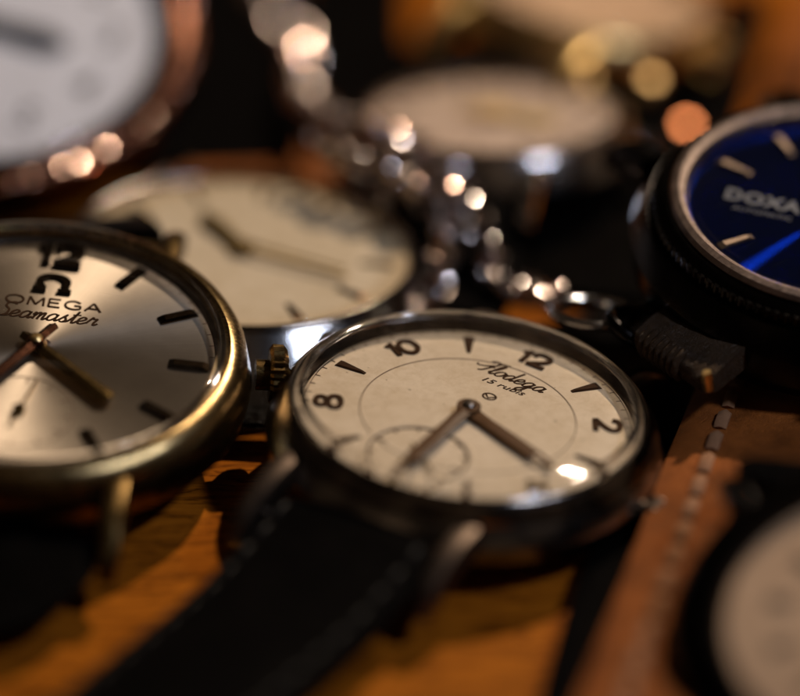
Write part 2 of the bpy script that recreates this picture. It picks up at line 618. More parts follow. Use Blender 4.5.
# ------------------------------------------------------------------ strap
def strap(name, parent, inv, pts, width, thick, mat, up=Vector((0, 0, 1)), pad=0.0, side_tilt=0.0, stitch=None, stitch_in=0.16, pitch=0.30, slen=0.19, tr=0.026):
    """leather band along world points; vertices stored in the parent's space"""
    Q = catmull(pts, 12)
    m = len(Q)
    wf = width if callable(width) else (lambda t: width)
    cs = []
    K = 14
    for k in range(K + 1):                       # top, left to right
        s = -1 + 2 * k / K
        e = abs(s)
        z = thick * 0.5 + pad * (1 - e * e) ** 1.0
        if e > 0.93:
            z -= thick * 0.22
        cs.append((s, z))
    for k in range(K + 1):
        s = 1 - 2 * k / K
        z = -thick * 0.5 + (thick * 0.18 if abs(s) > 0.95 else 0)
        cs.append((s * 0.985, z))
    nc = len(cs)
    vs, fs, fr = [], [], []
    for i in range(m):
        T = (Q[min(i + 1, m - 1)] - Q[max(i - 1, 0)]).normalized()
        side = T.cross(up).normalized()
        if side_tilt:
            side = (Matrix.Rotation(side_tilt, 3, T) @ side)
        nn = side.cross(T).normalized()
        w = wf(i / (m - 1)) / 2
        fr.append((Q[i], side, nn, w, T))
        for s, z in cs:
            wob = 0.012 * noise.noise(Vector((i * 0.21, s * 2.0, hash(name) % 7)))
            vs.append(Q[i] + side * (s * w) + nn * (z + wob))
    for i in range(m - 1):
        for k in range(nc):
            l = (k + 1) % nc
            fs.append((i * nc + k, i * nc + l, (i + 1) * nc + l, (i + 1) * nc + k))
    fs.append(tuple(range(nc)))
    fs.append(tuple((m - 1) * nc + k for k in range(nc)))
    o = link_mesh(name, vs, fs, mat, parent, True, 50, inv)
    if stitch:
        mb = MB()
        cum = [0]
        for i in range(1, m):
            cum.append(cum[-1] + (Q[i] - Q[i - 1]).length)

        def frm(d):
            i = max(k for k in range(m) if cum[k] <= d)
            j = min(i + 1, m - 1)
            t = (d - cum[i]) / max(1e-6, cum[j] - cum[i]) if j > i else 0
            return [fr[i][q] * (1 - t) + fr[j][q] * t for q in range(4)]
        for sd in (-1, 1):
            mb = MB()
            d = 0.08
            while d + slen < cum[-1]:
                pp = []
                for q in (0, 0.2, 0.5, 0.8, 1.0):
                    p, side, nn, w = frm(d + slen * q)
                    hz = thick * 0.5 + (0.012 if 0.1 < q < 0.9 else -0.02) + pad * (1 - ((w - stitch_in) / w) ** 2)
                    pp.append(p + side * (sd * (w - stitch_in)) + nn * hz)
                mb.tube(pp, tr, 6)
                d += pitch
            mb.build('stitching', stitch, o, True, 60, inv)
    return o


# ------------------------------------------------------------------ watch parts
def crystal_profile(rc, zb, zw, h, n=26):
    pr = [(rc, zb), (rc, zw * 0.55 + zb * 0.45), (rc * 0.998, zw - 0.012), (rc * 0.99, zw)]
    r0 = rc * 0.985
    for k in range(n + 1):
        r = r0 * (1 - k / n)
        pr.append((max(r, 0.0005), zw + h * (1 - (r / r0) ** 2) + 0.004))
    return pr


def make_crystal(parent, rc, zb, zw, h, mat='crystal'):
    return MB().lathe(crystal_profile(rc, zb, zw, h), 128).build('crystal', mat, parent, True, 40)


def make_dial(parent, R, mat, z=0.0):
    mb = MB()
    rs = [0.0005] + [R * k / 10 for k in range(1, 11)]
    prof = [(r, z) for r in rs] + [(R, z - 0.05), (0.0005, z - 0.05)]
    return mb.lathe(prof, 128).build('dial', mat, parent, True, 40)


def polar(r, deg):
    """deg clockwise from 12"""
    a = radians(deg)
    return Vector((r * sin(a), r * cos(a)))


def bar_pts(c, deg, length, w0, w1):
    """tapered bar pointing along deg, w0 = inner width, w1 = outer width"""
    d = polar(1, deg)
    q = Vector((d.y, -d.x))
    a, b = c - d * length / 2, c + d * length / 2
    return [a - q * w0 / 2, a + q * w0 / 2, b + q * w1 / 2, b - q * w1 / 2][::-1]


def make_lug(parent, mat, sx, sy, R, x, length, w, drop, y0=0.9, zt=-0.06, tk=0.24):
    """horn from the case side outwards and down"""
    path = catmull([(sx * x, sy * R * y0, zt), (sx * x * 1.01, sy * (R * y0 + length * 0.45), zt - drop * 0.12),
                    (sx * x * 1.03, sy * (R * y0 + length * 0.8), zt - drop * 0.5), (sx * x * 1.04, sy * (R * y0 + length), zt - drop)], 7)
    vs, fs = [], []
    m = len(path)
    sec = [(-1, -0.9), (-1, 0.55), (-0.75, 0.9), (-0.2, 1.0), (0.2, 1.0), (0.75, 0.9), (1, 0.55), (1, -0.9)]
    for i in range(m):
        t = i / (m - 1)
        T = (path[min(i + 1, m - 1)] - path[max(i - 1, 0)]).normalized()
        side = Vector((1, 0, 0))
        nn = side.cross(T).normalized() * (1 if sy > 0 else -1)
        ww = w * (1 - 0.35 * t) / 2
        hh = tk * (1 - 0.45 * t ** 2) / 2
        if t > 0.9:
            ww *= 0.8
            hh *= 0.8
        for a, b in sec:
            vs.append(path[i] + side * a * ww + nn * b * hh)
    k = len(sec)
    for i in range(m - 1):
        for j in range(k):
            l = (j + 1) % k
            fs.append((i * k + j, i * k + l, (i + 1) * k + l, (i + 1) * k + j))
    fs.append(tuple(range(k)))
    fs.append(tuple((m - 1) * k + j for j in range(k)))
    return link_mesh('lug', vs, fs, mat, parent, True, 40)


def make_crown(parent, mat, x0, z, r, length, teeth=28, ang=0.0, stem=0.08):
    """fluted winding crown on the case side, axis along +x turned by ang"""
    mb = MB()
    n = teeth * 4
    rings = [(0, 0.5), (stem, 0.5), (stem, 0.86), (stem + 0.03, 1.0), (stem + length - 0.04, 1.0), (stem + length, 0.84), (stem + length + 0.02, 0.5), (stem + length + 0.025, 0.02)]
    vs, fs = [], []
    for xx, s in rings:
        for i in range(n):
            a = 2 * pi * i / n
            fl = 1.0
            if s > 0.8:
                fl = 1 - 0.075 * (0.5 + 0.5 * cos(a * teeth)) if s < 1.01 else 1
            rr = r * s * fl
            vs.append((x0 + xx, rr * cos(a), z + rr * sin(a)))
    for k in range(len(rings) - 1):
        for i in range(n):
            j = (i + 1) % n
            fs.append((k * n + i, k * n + j, (k + 1) * n + j, (k + 1) * n + i))
    fs.append(tuple(range(n)))
    fs.append(tuple((len(rings) - 1) * n + i for i in range(n)))
    return link_mesh('crown', vs, fs, mat, parent, True, 30, Matrix.Rotation(ang, 4, 'Z'))


def minute_track(parent, r0, r1, mat, w=0.012, step=6):
    """fine ring with minute teeth pointing inwards, one flat piece"""
    mb = MB()
    out, inn = [], []
    for d in range(0, 360, step):
        hw = math.degrees(w / 2 / r0)
        for e, r in ((-step / 2 + 0.01, r1 - 0.008), (-hw, r1 - 0.008), (-hw, r0), (hw, r0), (hw, r1 - 0.008)):
            inn.append(polar(r, d + e))
            out.append(polar(r1, d + e))
    n = len(inn)
    vs = [(p.x, p.y, 0.004) for p in inn] + [(p.x, p.y, 0.004) for p in out]
    fs = [(i, (i + 1) % n, n + (i + 1) % n, n + i) for i in range(n)]
    return mb.add(vs, fs).build('minute_track', mat, parent, False)


NUM = {
    '0': [[(0.5, 1), (0.12, 0.82), (0.0, 0.5), (0.12, 0.18), (0.5, 0), (0.88, 0.18), (1, 0.5), (0.88, 0.82), (0.5, 1)]],
    '1': [[(0.0, 0.74), (0.32, 1.0), (0.32, 0.0)]],
    '2': [[(0.02, 0.70), (0.10, 0.92), (0.45, 1.0), (0.85, 0.90), (0.95, 0.68), (0.70, 0.42), (0.0, 0.02)], [(-0.02, 0.03), (1.05, 0.03)]],
    '4': [[(0.75, 0.0), (0.75, 1.0), (0.0, 0.30), (1.05, 0.30)]],
    '8': [[(0.5, 0.54), (0.16, 0.66), (0.14, 0.90), (0.5, 1.0), (0.86, 0.90), (0.84, 0.66), (0.5, 0.54), (0.05, 0.40), (0.02, 0.12), (0.5, 0.0), (0.98, 0.12), (0.95, 0.40), (0.5, 0.54)]],
}


def numeral(parent, s, c, h, w, mat, deg=0.0, pen=0.07, z1=0.016, sharp_digits='14'):
    """painted arabic numeral, upright along deg"""
    d = polar(1, deg)
    q = Vector((d.y, -d.x))
    ws = [0.36 if ch == '1' else 1.0 for ch in s]
    gap = 0.30
    tot = sum(ws) + gap * (len(s) - 1)
    mb = MB()
    x = -tot / 2
    for ch, cw in zip(s, ws):
        for st in NUM[ch]:
            pts = [c + q * ((x + px) * w) + d * ((py - 0.5) * h) for px, py in st]
            mb.stroke(pts, pen, 0.0, z1, ch not in sharp_digits and len(st) > 2)
        x += cw + gap
    return mb.build('numeral', mat, parent, False)


def script(parent, strokes, c, size, deg, mat, pen=0.016, slant=0.32, z=0.005):
    d = polar(1, deg)
    q = Vector((d.y, -d.x))
    mb = MB()
    for st in strokes:
        pts = [c + q * ((px + py * slant) * size) + d * (py * size) for px, py in st]

        def wf(t, dv, d=d):
            return 0.62 + 0.75 * abs(dv.dot(d))
        mb.stroke(pts, pen, 0.0, z, True, wf)
    return mb.build('script_lettering', mat, parent, False)


def L(ch, x):
    """cursive letters, x-height 1, starting at x; returns strokes and advance"""
    o = [(0.75, 0.85), (0.45, 1.0), (0.12, 0.72), (0.10, 0.25), (0.40, 0.0), (0.72, 0.22), (0.78, 0.70), (0.62, 0.95), (0.95, 0.78)]
    a = [(0.78, 0.82), (0.45, 1.0), (0.10, 0.65), (0.12, 0.15), (0.42, 0.02), (0.75, 0.45), (0.80, 0.95), (0.78, 0.30), (0.88, 0.02), (1.12, 0.25)]
    G = {
        'o': ([o], 0.98), 'a': ([a], 1.10),
        'l': ([[(0.0, 0.2), (0.35, 1.2), (0.42, 1.9), (0.25, 2.0), (0.15, 1.2), (0.18, 0.15), (0.36, 0.0), (0.58, 0.25)]], 0.58),
        'd': ([[(0.75, 0.82), (0.45, 1.0), (0.10, 0.65), (0.12, 0.15), (0.42, 0.02), (0.76, 0.5)], [(0.80, 2.0), (0.78, 0.9), (0.78, 0.25), (0.90, 0.0), (1.12, 0.25)]], 1.12),
        'e': ([[(0.0, 0.3), (0.45, 0.48), (0.68, 0.75), (0.42, 1.0), (0.12, 0.68), (0.15, 0.18), (0.45, 0.0), (0.90, 0.28)]], 0.90),
        'g': ([[(0.75, 0.82), (0.45, 1.0), (0.10, 0.65), (0.12, 0.15), (0.42, 0.02), (0.76, 0.5)], [(0.80, 0.95), (0.76, 0.0), (0.68, -0.8), (0.30, -0.95), (0.22, -0.6), (0.70, -0.1), (1.12, 0.25)]], 1.12),
        'm': ([[(0.0, 0.6), (0.16, 0.95), (0.18, 0.0)], [(0.18, 0.4), (0.42, 0.95), (0.58, 0.85), (0.58, 0.0)], [(0.58, 0.4), (0.82, 0.95), (0.98, 0.85), (0.98, 0.15), (1.10, 0.0), (1.3, 0.25)]], 1.30),
        's': ([[(0.0, 0.2), (0.45, 1.05), (0.40, 0.75), (0.62, 0.3), (0.42, 0.0), (0.12, 0.08)], [(0.42, 0.0), (0.72, 0.1), (0.9, 0.3)]], 0.86),
        't': ([[(0.0, 0.25), (0.30, 1.0), (0.40, 1.7), (0.32, 0.6), (0.36, 0.1), (0.52, 0.0), (0.75, 0.3)], [(0.05, 1.15), (0.75, 1.22)]], 0.72),
        'r': ([[(0.0, 0.2), (0.22, 0.9), (0.30, 1.08), (0.42, 0.86), (0.72, 0.9), (0.62, 0.3), (0.74, 0.0), (1.0, 0.25)]], 0.95),
        'F': ([[(-0.9, 1.0), (-0.6, 0.78), (0.0, 1.0), (0.5, 1.5)], [(0.72, 2.2), (0.55, 1.2), (0.30, 0.2), (0.0, -0.05)], [(-0.25, 2.0), (0.1, 2.3), (0.6, 2.22), (1.5, 2.35)], [(0.25, 1.1), (0.85, 1.12)]], 0.95),
        'S': ([[(1.05, 1.75), (0.80, 2.1), (0.35, 1.9), (0.30, 1.45), (0.75, 1.0), (0.85, 0.4), (0.45, -0.02), (0.0, 0.15), (-0.1, 0.45)], [(0.45, -0.02), (0.9, 0.05), (1.2, 0.3)]], 1.12),
    }
    st, adv = G[ch]
    return [[(p[0] + x, p[1]) for p in s] for s in st], adv


def word(s):
    x, out = 0.0, []
    for ch in s:
        st, adv = L(ch, x)
        out += st
        x += adv
    return [[(p[0] - x / 2, p[1] - 0.5) for p in st] for st in out], x


CAPS = {
    'O': [[(0.55, 1), (0.15, 0.85), (0.0, 0.5), (0.15, 0.15), (0.55, 0), (0.95, 0.15), (1.1, 0.5), (0.95, 0.85), (0.55, 1)]],
    'M': [[(0, 0), (0.06, 1)], [(0.06, 1), (0.5, 0.1)], [(0.5, 0.1), (0.94, 1)], [(0.94, 1), (1.0, 0)]],
    'E': [[(0, 0), (0, 1)], [(0, 0.98), (0.7, 0.98)], [(0, 0.52), (0.62, 0.52)], [(0, 0.02), (0.72, 0.02)]],
    'G': [[(0.95, 0.82), (0.55, 1), (0.15, 0.85), (0.0, 0.5), (0.15, 0.15), (0.55, 0), (0.95, 0.12), (0.98, 0.46)], [(0.98, 0.46), (0.58, 0.46)]],
    'A': [[(0, 0), (0.5, 1)], [(0.5, 1), (1.0, 0)], [(0.2, 0.32), (0.8, 0.32)]],
}


def caps(parent, word, c, h, mat, pen, sx=1.2, gap=0.32):
    adv = [max(p[0] for st in CAPS[ch] for p in st) for ch in word]
    tot = sum(adv) + gap * (len(word) - 1)
    x = -tot / 2
    mb = MB()
    for ch, w in zip(word, adv):
        for st in CAPS[ch]:
            mb.stroke([c + Vector(((x + px) * h * sx, (py - 0.5) * h)) for px, py in st], pen, 0, 0.006, len(st) > 2)
        x += w + gap
    return mb.build('lettering', mat, parent, False)


def hand_mesh(parent, name, mat, deg, outline, z, tail_r=0.0, zt=0.012):
    """outline: [(distance, half width)...] from tail to tip"""
    d = polar(1, deg)
    q = Vector((d.y, -d.x))
    left = [d * s + q * w for s, w in outline]
    right = [d * s - q * w for s, w in outline]
    mb = MB()
    # ridge along the middle gives the hand two facets
    n = len(outline)
    vs = []
    for (s, w) in outline:
        vs += [(*(d * s + q * w), z), (*(d * s), z + zt), (*(d * s - q * w), z), (*(d * s), z - 0.006)]
    fs = []
    for i in range(n - 1):
        for k in range(4):
            l = (k + 1) % 4
            fs.append((i * 4 + k, i * 4 + l, (i + 1) * 4 + l, (i + 1) * 4 + k))
    mb.add(vs, fs)
    if tail_r:
        mb.disc(tail_r, z - 0.006, z + zt * 0.8, 32)
    return mb.build(name, mat, parent, True, 25)


# ================================================================== TABLE
mb = MB()
nx = 60
vs, fs = [], []
for i in range(nx + 1):
    for j in range(nx + 1):
        vs.append((-45 + 90 * i / nx, -35 + 95 * j / nx, 0.0))
for i in range(nx):
    for j in range(nx):
        fs.append((i * (nx + 1) + j, (i + 1) * (nx + 1) + j, (i + 1) * (nx + 1) + j + 1, i * (nx + 1) + j + 1))
vs += [(-45, -35, -2.5), (45, -35, -2.5), (45, 60, -2.5), (-45, 60, -2.5)]
k = (nx + 1) ** 2
fs.append((k, k + 1, k + 2, k + 3))
table = mb.add(vs, fs).build('tabletop', 'wood')
table['kind'] = 'structure'
table['label'] = 'amber brown varnished wooden tabletop with dark grain lines'


def watch_root(label, px, py, z, a, elev, tilt, phi, name='wristwatch', cat='wristwatch', group=None):
    P = at(px, py, z)
    R = a * depth(P) / FPX
    Mx = frame(P, elev, tilt, phi)
    t = thing(name, label, cat, Mx, group)
    return t, Mx, Mx.inverted(), R


def case_body(t, R, mat, ro, zt, zb, bulge=0.04, name='case', fl=0.35):
    """round mid-case with rounded flank and flat back"""
    pr = [(R * 0.985, zt - 0.10), (R * 1.02, zt - 0.02), (ro * 0.985, zt), (ro, zt - 0.03), (ro + bulge, zt - (zt - zb) * fl), (ro + bulge * 0.6, zt - (zt - zb) * 0.62),
          (ro * 0.95, zb + 0.14), (ro * 0.86, zb + 0.07), (ro * 0.83, zb), (0.001, zb)]
    return MB().lathe(pr, 128).build(name, mat, t, True, 32)


LAMP = Vector((17.0, 26.0, 34.0))
# ================================================================== 1. CENTRE WATCH
t, Mx, Mi, R = watch_root('cream dialled wristwatch with small seconds and arabic numerals, sharpest in the middle', 468, 414, 0.85, 166, 31.2, 6.5, 27)
case_body(t, R, 'steel', R * 1.16, -0.05, -0.62, 0.09)
# bezel: flat inner wall, narrow polished rim, sloped outside
MB().lathe([(R * 1.003, -0.03), (R * 1.03, 0.05), (R * 1.055, 0.11), (R * 1.07, 0.142), (R * 1.082, 0.146), (R * 1.095, 0.13), (R * 1.125, 0.065), (R * 1.16, -0.01), (R * 1.16, -0.045), (R * 1.05, -0.05)], 160, True).build('bezel', 'rim', t, True, 28)
dial = make_dial(t, R, 'cream')
make_crystal(t, R * 1.048, 0.06, 0.19, 0.178)
# raised rim of the acrylic, thick and glassy
MB().lathe([(R * 0.985, 0.18), (R * 0.996, 0.212), (R * 1.014, 0.222), (R * 1.036, 0.212), (R * 1.049, 0.18), (R * 1.049, 0.11), (R * 1.02, 0.11)], 160, True).build('crystal_rim', 'crystal_edge', t, True, 40)
# printed circles
MB().ring(R * 0.655, 0.012, 0, 0.004, 160).build('chapter_ring', 'soft_ink', dial, False)
minute_track(dial, R * 0.955, R * 0.99, 'ink', 0.011, 6)
for s, dg, r in (('12', 0, .83), ('2', 60, .845), ('4', 120, .84), ('8', 240, .845), ('10', 300, .83)):
    numeral(dial, s, polar(R * r, dg), R * 0.155, R * (0.115 if len(s) == 2 else 0.125), 'ink', dg if s in ('12', '2', '10') else dg + 0, 0.052)
for dg in (30, 90, 150, 210, 270, 330):
    o = MB().poly([tuple(p) for p in bar_pts(polar(R * .835, dg), dg, R * 0.20, 0.035, 0.115)], 0, 0.02, 0.25).build('hour_marker', 'ink', dial, False)
# small seconds: sunken ring, ticks, hand
sc = polar(R * 0.585, 180)
sr = R * 0.325
mb = MB()
mb.lathe([(sr - 0.035, 0.002), (sr - 0.02, 0.014), (sr, 0.014), (sr + 0.022, 0.002)], 96)
sub = mb.build('subdial_ring', 'cream', dial, True, 60, Matrix.Translation((sc.x, sc.y, 0)))
mb = MB()
mb.ring(sr - 0.05, 0.022, 0, 0.004, 96)
for k in range(0, 360, 30):
    mb.stroke([polar(sr - 0.05, k), polar(sr - (0.15 if k % 90 == 0 else 0.10), k)], 0.024, 0, 0.0045, False)
for v in mb.v:
    v.x += sc.x
    v.y += sc.y
mb.build('subdial_track', 'ink', dial, False)
mb = MB()
dd = polar(1, 128)
mb.stroke([sc - dd * 0.16, sc + dd * (sr - 0.12)], 0.022, 0.03, 0.04, False)
mb.disc(0.045, 0.0, 0.05, 24, (sc.x, sc.y))
mb.build('small_seconds_hand', 'gilt', t, False)
# script name and small print
st, wd = word('Flodega')
script(dial, st, polar(R * 0.535, 0) + Vector((0.02, 0)), R * 0.45 / wd, 0, 'ink', 0.0165)
text_mesh('small_lettering', '15 rubis', R * 0.072, 'ink', dial, polar(R * 0.42, 0), 0, 0.001, 1.3, 0.25, 0.0, 0.004)
mb = MB()
mb.ring(0.055, 0.016, 0, 0.004, 24)
mb.stroke([(-0.05, 0.03), (0.0, -0.03), (0.05, 0.03)], 0.016, 0, 0.0045, False)
for v in mb.v:
    v.x = v.x * 1.2
    v.y += R * 0.26
mb.build('printed_emblem', 'ink', dial, False)
# hands: syringe shapes with slotted tips


def slotted_hand(name, deg, length, w, z, mat):
    d = polar(1, deg)
    q = Vector((d.y, -d.x))
    mb = MB()
    s0 = length * 0.78
    prof = [(0.0, w * 0.62), (length * 0.22, w * 0.52), (length * 0.5, w * 0.60), (s0, w * 0.62)]
    vs, fs = [], []
    for s, hw in prof:
        vs += [(*(d * s + q * hw), z), (*(d * s), z + 0.016), (*(d * s - q * hw), z), (*(d * s), z - 0.004)]
    for i in range(len(prof) - 1):
        for k in range(4):
            l = (k + 1) % 4
            fs.append((i * 4 + k, i * 4 + l, (i + 1) * 4 + l, (i + 1) * 4 + k))
    mb.add(vs, fs)
    for sg in (-1, 1):
        mb.stroke([d * (s0 - 0.02) + q * (sg * w * 0.46), d * (length * 0.9) + q * (sg * w * 0.27), d * length + q * (sg * 0.012)], 0.03, z - 0.004, z + 0.01, False)
    mb.disc(w * 0.92, z - 0.004, z + 0.014, 32)
    return mb.build(name, mat, t, True, 25)


slotted_hand('hour_hand', 109, R * 0.76, 0.125, 0.055, 'brown_lacquer')
slotted_hand('minute_hand', 177.5, R * 0.92, 0.125, 0.085, 'brown_lacquer')
mb = MB()
mb.lathe([(0.062, 0.02), (0.062, 0.115), (0.045, 0.13), (0.0005, 0.135)], 32)
mb.build('hand_pinion', 'dark_steel', t, True, 30)
for sx in (-1, 1):
    for sy in (-1, 1):
        make_lug(t, 'tarnish', sx, sy, R, R * 0.60, R * 0.60, 0.25, 0.42, 0.93, -0.16, 0.27)
make_crown(t, 'tarnish', R * 1.19, -0.26, 0.14, 0.16, 26)
for sy in (-1, 1):
    MB().tube([(-R * 0.64, sy * R * 1.33, -0.40), (R * 0.64, sy * R * 1.33, -0.40)], 0.045, 12).build('spring_bar', 'steel', t)


def W(x, y, z, Mx=None):
    return (Mx or Mx0) @ Vector((x, y, z))


Mx0 = Mx
p0 = W(0, -R * 1.27, -0.40)
d6 = (Mx.to_3x3() @ Vector((0, -1, 0)))
d6.z = 0
d6.normalize()
strap('strap', t, Mi, [p0 - d6 * 0.12 + Vector((0, 0, .06)), p0 + d6 * 0.5 + Vector((0, 0, -0.06)), p0 + d6 * 1.3 + Vector((0, 0, -0.14)), p0 + d6 * 3.0 + Vector((-.1, 0, -0.16)), p0 + d6 * 5.5 + Vector((-.2, 0, -0.16)), p0 + d6 * 8 + Vector((-.3, 0, -0.2))],
      lambda u: R * 1.10 - 0.12 * u, 0.20, 'black_leather', pad=0.10, stitch='black_thread')
p1 = W(0, R * 1.27, -0.40)
strap('strap', t, Mi, [p1 + d6 * 0.12 + Vector((0, 0, .05)), p1 - d6 * 0.5 + Vector((0.02, 0, -0.12)), p1 - d6 * 1.2 + Vector((.1, -.1, -0.35)), p1 - d6 * 2.4 + Vector((.3, -.5, -0.45)), p1 - d6 * 4 + Vector((.8, -1.2, -0.45))],
      lambda u: R * 1.10 - 0.12 * u, 0.18, 'black_leather', pad=0.06, stitch='black_thread')

# ================================================================== 2. GOLD-CASED WATCH, LEFT
t, Mx, Mi, R = watch_root('gold cased wristwatch with brushed silver dial and dark baton markers, cut by the left edge', 36, 349, 1.3, 186, 38.6, 1.0, 9)
Mx0 = Mx
case_body(t, R, 'dark_gold', R * 1.13, -0.03, -0.66, 0.07)
MB().lathe([(R * 1.003, -0.03), (R * 1.008, 0.08), (R * 1.02, 0.12), (R * 1.045, 0.145), (R * 1.075, 0.13), (R * 1.115, 0.075), (R * 1.14, 0.0), (R * 1.14, -0.03), (R * 1.05, -0.04)], 160, True).build('bezel', 'gold', t, True, 28)
dial = make_dial(t, R, 'sun_silver')
MB().lathe([(R * 0.965, 0.002), (R * 0.985, 0.03), (R * 1.001, 0.04)], 160).build('dial_flange', 'steel', dial)
make_crystal(t, R * 1.02, 0.06, 0.14, 0.225)
MB().lathe([(R * 0.972, 0.135), (R * 0.982, 0.165), (R * 0.997, 0.173), (R * 1.012, 0.165), (R * 1.02, 0.135), (R * 1.02, 0.10), (R * 0.998, 0.10)], 160, True).build('crystal_rim', 'crystal_edge', t, True, 40)
minute_track(dial, R * 0.935, R * 0.965, 'ink', 0.010, 6)
for h in range(1, 12):
    if h in (6,):
        continue
    o = MB().poly([tuple(p) for p in bar_pts(polar(R * .825, h * 30), h * 30, R * 0.22, 0.11, 0.11)], 0, 0.045, 0.28).build('hour_marker', 'dark_marker', dial, False)
numeral(dial, '12', polar(R * .84, 0), R * 0.18, R * 0.14, 'dark_marker', 0, 0.075, 0.05)
# horseshoe-shaped emblem above the name
mb = MB()
oc = polar(R * 0.57, 0)
arc = [oc + Vector((0.135 * sin(radians(a)), 0.115 * cos(radians(a)) + 0.02)) for a in range(-142, 143, 12)]
mb.stroke(arc, 0.062, 0, 0.035, False, lambda u, d: 0.75 + 0.5 * abs(d.y))
for sg in (-1, 1):
    mb.stroke([oc + Vector((sg * 0.055, -0.098)), oc + Vector((sg * 0.19, -0.098))], 0.048, 0, 0.034, False)
mb.build('applied_emblem', 'dark_marker', dial, False)
caps(dial, 'OMEGA', polar(R * 0.415, 0) + Vector((0.05, 0)), R * 0.072, 'ink', 0.022)
st, wd = word('Seamaster')
script(dial, st, polar(R * 0.29, 0) + Vector((0.03, 0)), R * 0.55 / wd, 0, 'ink', 0.0175)
# small seconds at 6
sc = polar(R * 0.53, 180)
mb = MB()
for v in (0.46, 0.44):
    pass
mb.ring(0.50, 0.012, 0, 0.004, 96)
for k in range(0, 360, 30):
    mb.stroke([polar(0.49, k), polar(0.41, k)], 0.014, 0, 0.0045, False)
for v in mb.v:
    v.x += sc.x
    v.y += sc.y
mb.build('subdial_track', 'soft_ink', dial, False)
mb = MB()
for dd, ln, w in ((polar(1, 12), 0.44, 0.025), (polar(1, 192), 0.2, 0.035)):
    mb.stroke([sc, sc + dd * ln], w, 0.03, 0.042, False)
mb.disc(0.06, 0.0, 0.05, 24, (sc.x, sc.y))
mb.build('small_seconds_hand', 'gilt', t, False)
hand_mesh(t, 'hour_hand', 'gilt', 131, [(-0.20, 0.03), (-0.18, 0.06), (0.1, 0.075), (R * 0.55, 0.10), (R * 0.575, 0.10), (R * 0.60, 0.03)], 0.065, 0.10, 0.03)
hand_mesh(t, 'minute_hand', 'copper', 207, [(-0.30, 0.03), (-0.28, 0.055), (0.1, 0.06), (R * 0.8, 0.065), (R * 0.86, 0.01)], 0.105, 0.09, 0.03)
MB().lathe([(0.06, 0.02), (0.06, 0.145), (0.04, 0.16), (0.0005, 0.163)], 32).build('hand_pinion', 'brass', t, True, 30)
for sx in (-1, 1):
    for sy in (-1, 1):
        make_lug(t, 'dark_gold', sx, sy, R, R * 0.58, R * 0.50, 0.26, 0.36, 0.95, -0.14, 0.30)
make_crown(t, 'dark_gold', R * 1.19, -0.24, 0.30, 0.17, 26, radians(8), 0.13)
for sy in (-1, 1):
    MB().tube([(-R * 0.62, sy * R * 1.36, -0.42), (R * 0.62, sy * R * 1.36, -0.42)], 0.05, 12).build('spring_bar', 'gold', t)
p0 = W(0, -R * 1.33, -0.44)
d6 = (Mx.to_3x3() @ Vector((0, -1, 0)))
d6.z = 0
d6.normalize()
strap('strap', t, Mi, [p0 - d6 * 0.1 + Vector((0, 0, 0.04)), p0 + d6 * 0.06 + Vector((0, 0, -0.10)), p0 + d6 * 0.02 + Vector((-.1, 0, -0.28)), p0 - d6 * 0.6 + Vector((-.3, 0, -0.40)), p0 - d6 * 2.0 + Vector((-.9, 0, -0.40))],
      R * 1.08, 0.2, 'black_leather', pad=0.06)
p1 = W(0, R * 1.33, -0.44)
strap('strap', t, Mi, [p1 + d6 * 0.1, p1 - d6 * 0.5 + Vector((-0.2, 0, -0.2)), p1 - d6 * 1.2 + Vector((-.6, -.1, -0.7)), p1 - d6 * 2.4 + Vector((-1.8, -.5, -1.3))],
      R * 1.08, 0.2, 'black_leather', pad=0.06)

# ================================================================== 3. SILVER WATCH BEHIND
t, Mx, Mi, R = watch_root('silver cased wristwatch with plain ivory dial and gilt hands, behind the gold cased one', 243, 252, 0.78, 166, 26.5, 2.0, 4)
Mx0 = Mx
case_body(t, R, 'chrome', R * 1.06, 0.03, -0.60, 0.27, fl=0.55)
MB().lathe([(R * 1.0, -0.02), (R * 1.006, 0.05), (R * 1.02, 0.08), (R * 1.03, 0.088), (R * 1.04, 0.08), (R * 1.055, 0.055), (R * 1.063, 0.034), (R * 1.04, 0.02)], 160, True).build('bezel', 'rim', t, True, 28)
dial = make_dial(t, R, 'ivory')
make_crystal(t, R * 1.01, 0.03, 0.10, 0.10)
for h in range(12):
    o = MB().poly([tuple(p) for p in bar_pts(polar(R * .81, h * 30 + 4), h * 30 + 4, R * 0.20, 0.05, 0.12)], 0, 0.03, 0.3).build('hour_marker', 'gilt' if h in (0, 1, 2, 3, 9, 10, 11) else 'bronze', dial, False)
hand_mesh(t, 'hour_hand', 'satin_gilt', -33, [(-0.12, 0.05), (0.15, 0.10), (R * 0.42, 0.13), (R * 0.52, 0.02)], 0.05, 0.12, 0.05)
for off in (-1, 1):
    d = polar(1, 113)
    q = Vector((d.y, -d.x))
mb = MB()
mb.stroke([q * 0.08, d * (R * 0.72) + q * 0.075], 0.045, 0.07, 0.09, False)
mb.stroke([-q * 0.08, d * (R * 0.66) - q * 0.075], 0.045, 0.07, 0.09, False)
mb.disc(0.13, 0.065, 0.09, 32)
mb.build('minute_hand', 'satin_gilt', t, False)
MB().lathe([(0.07, 0.02), (0.07, 0.11), (0.05, 0.125), (0.0005, 0.13)], 32).build('hand_pinion', 'brass', t, True, 30)
for sx in (-1, 1):
    for sy in (-1, 1):
        make_lug(t, 'chrome', sx, sy, R, R * 0.58, R * 0.48, 0.26, 0.32, 0.93, -0.12, 0.28)
make_crown(t, 'chrome', R * 1.12, -0.25, 0.2, 0.18, 24)
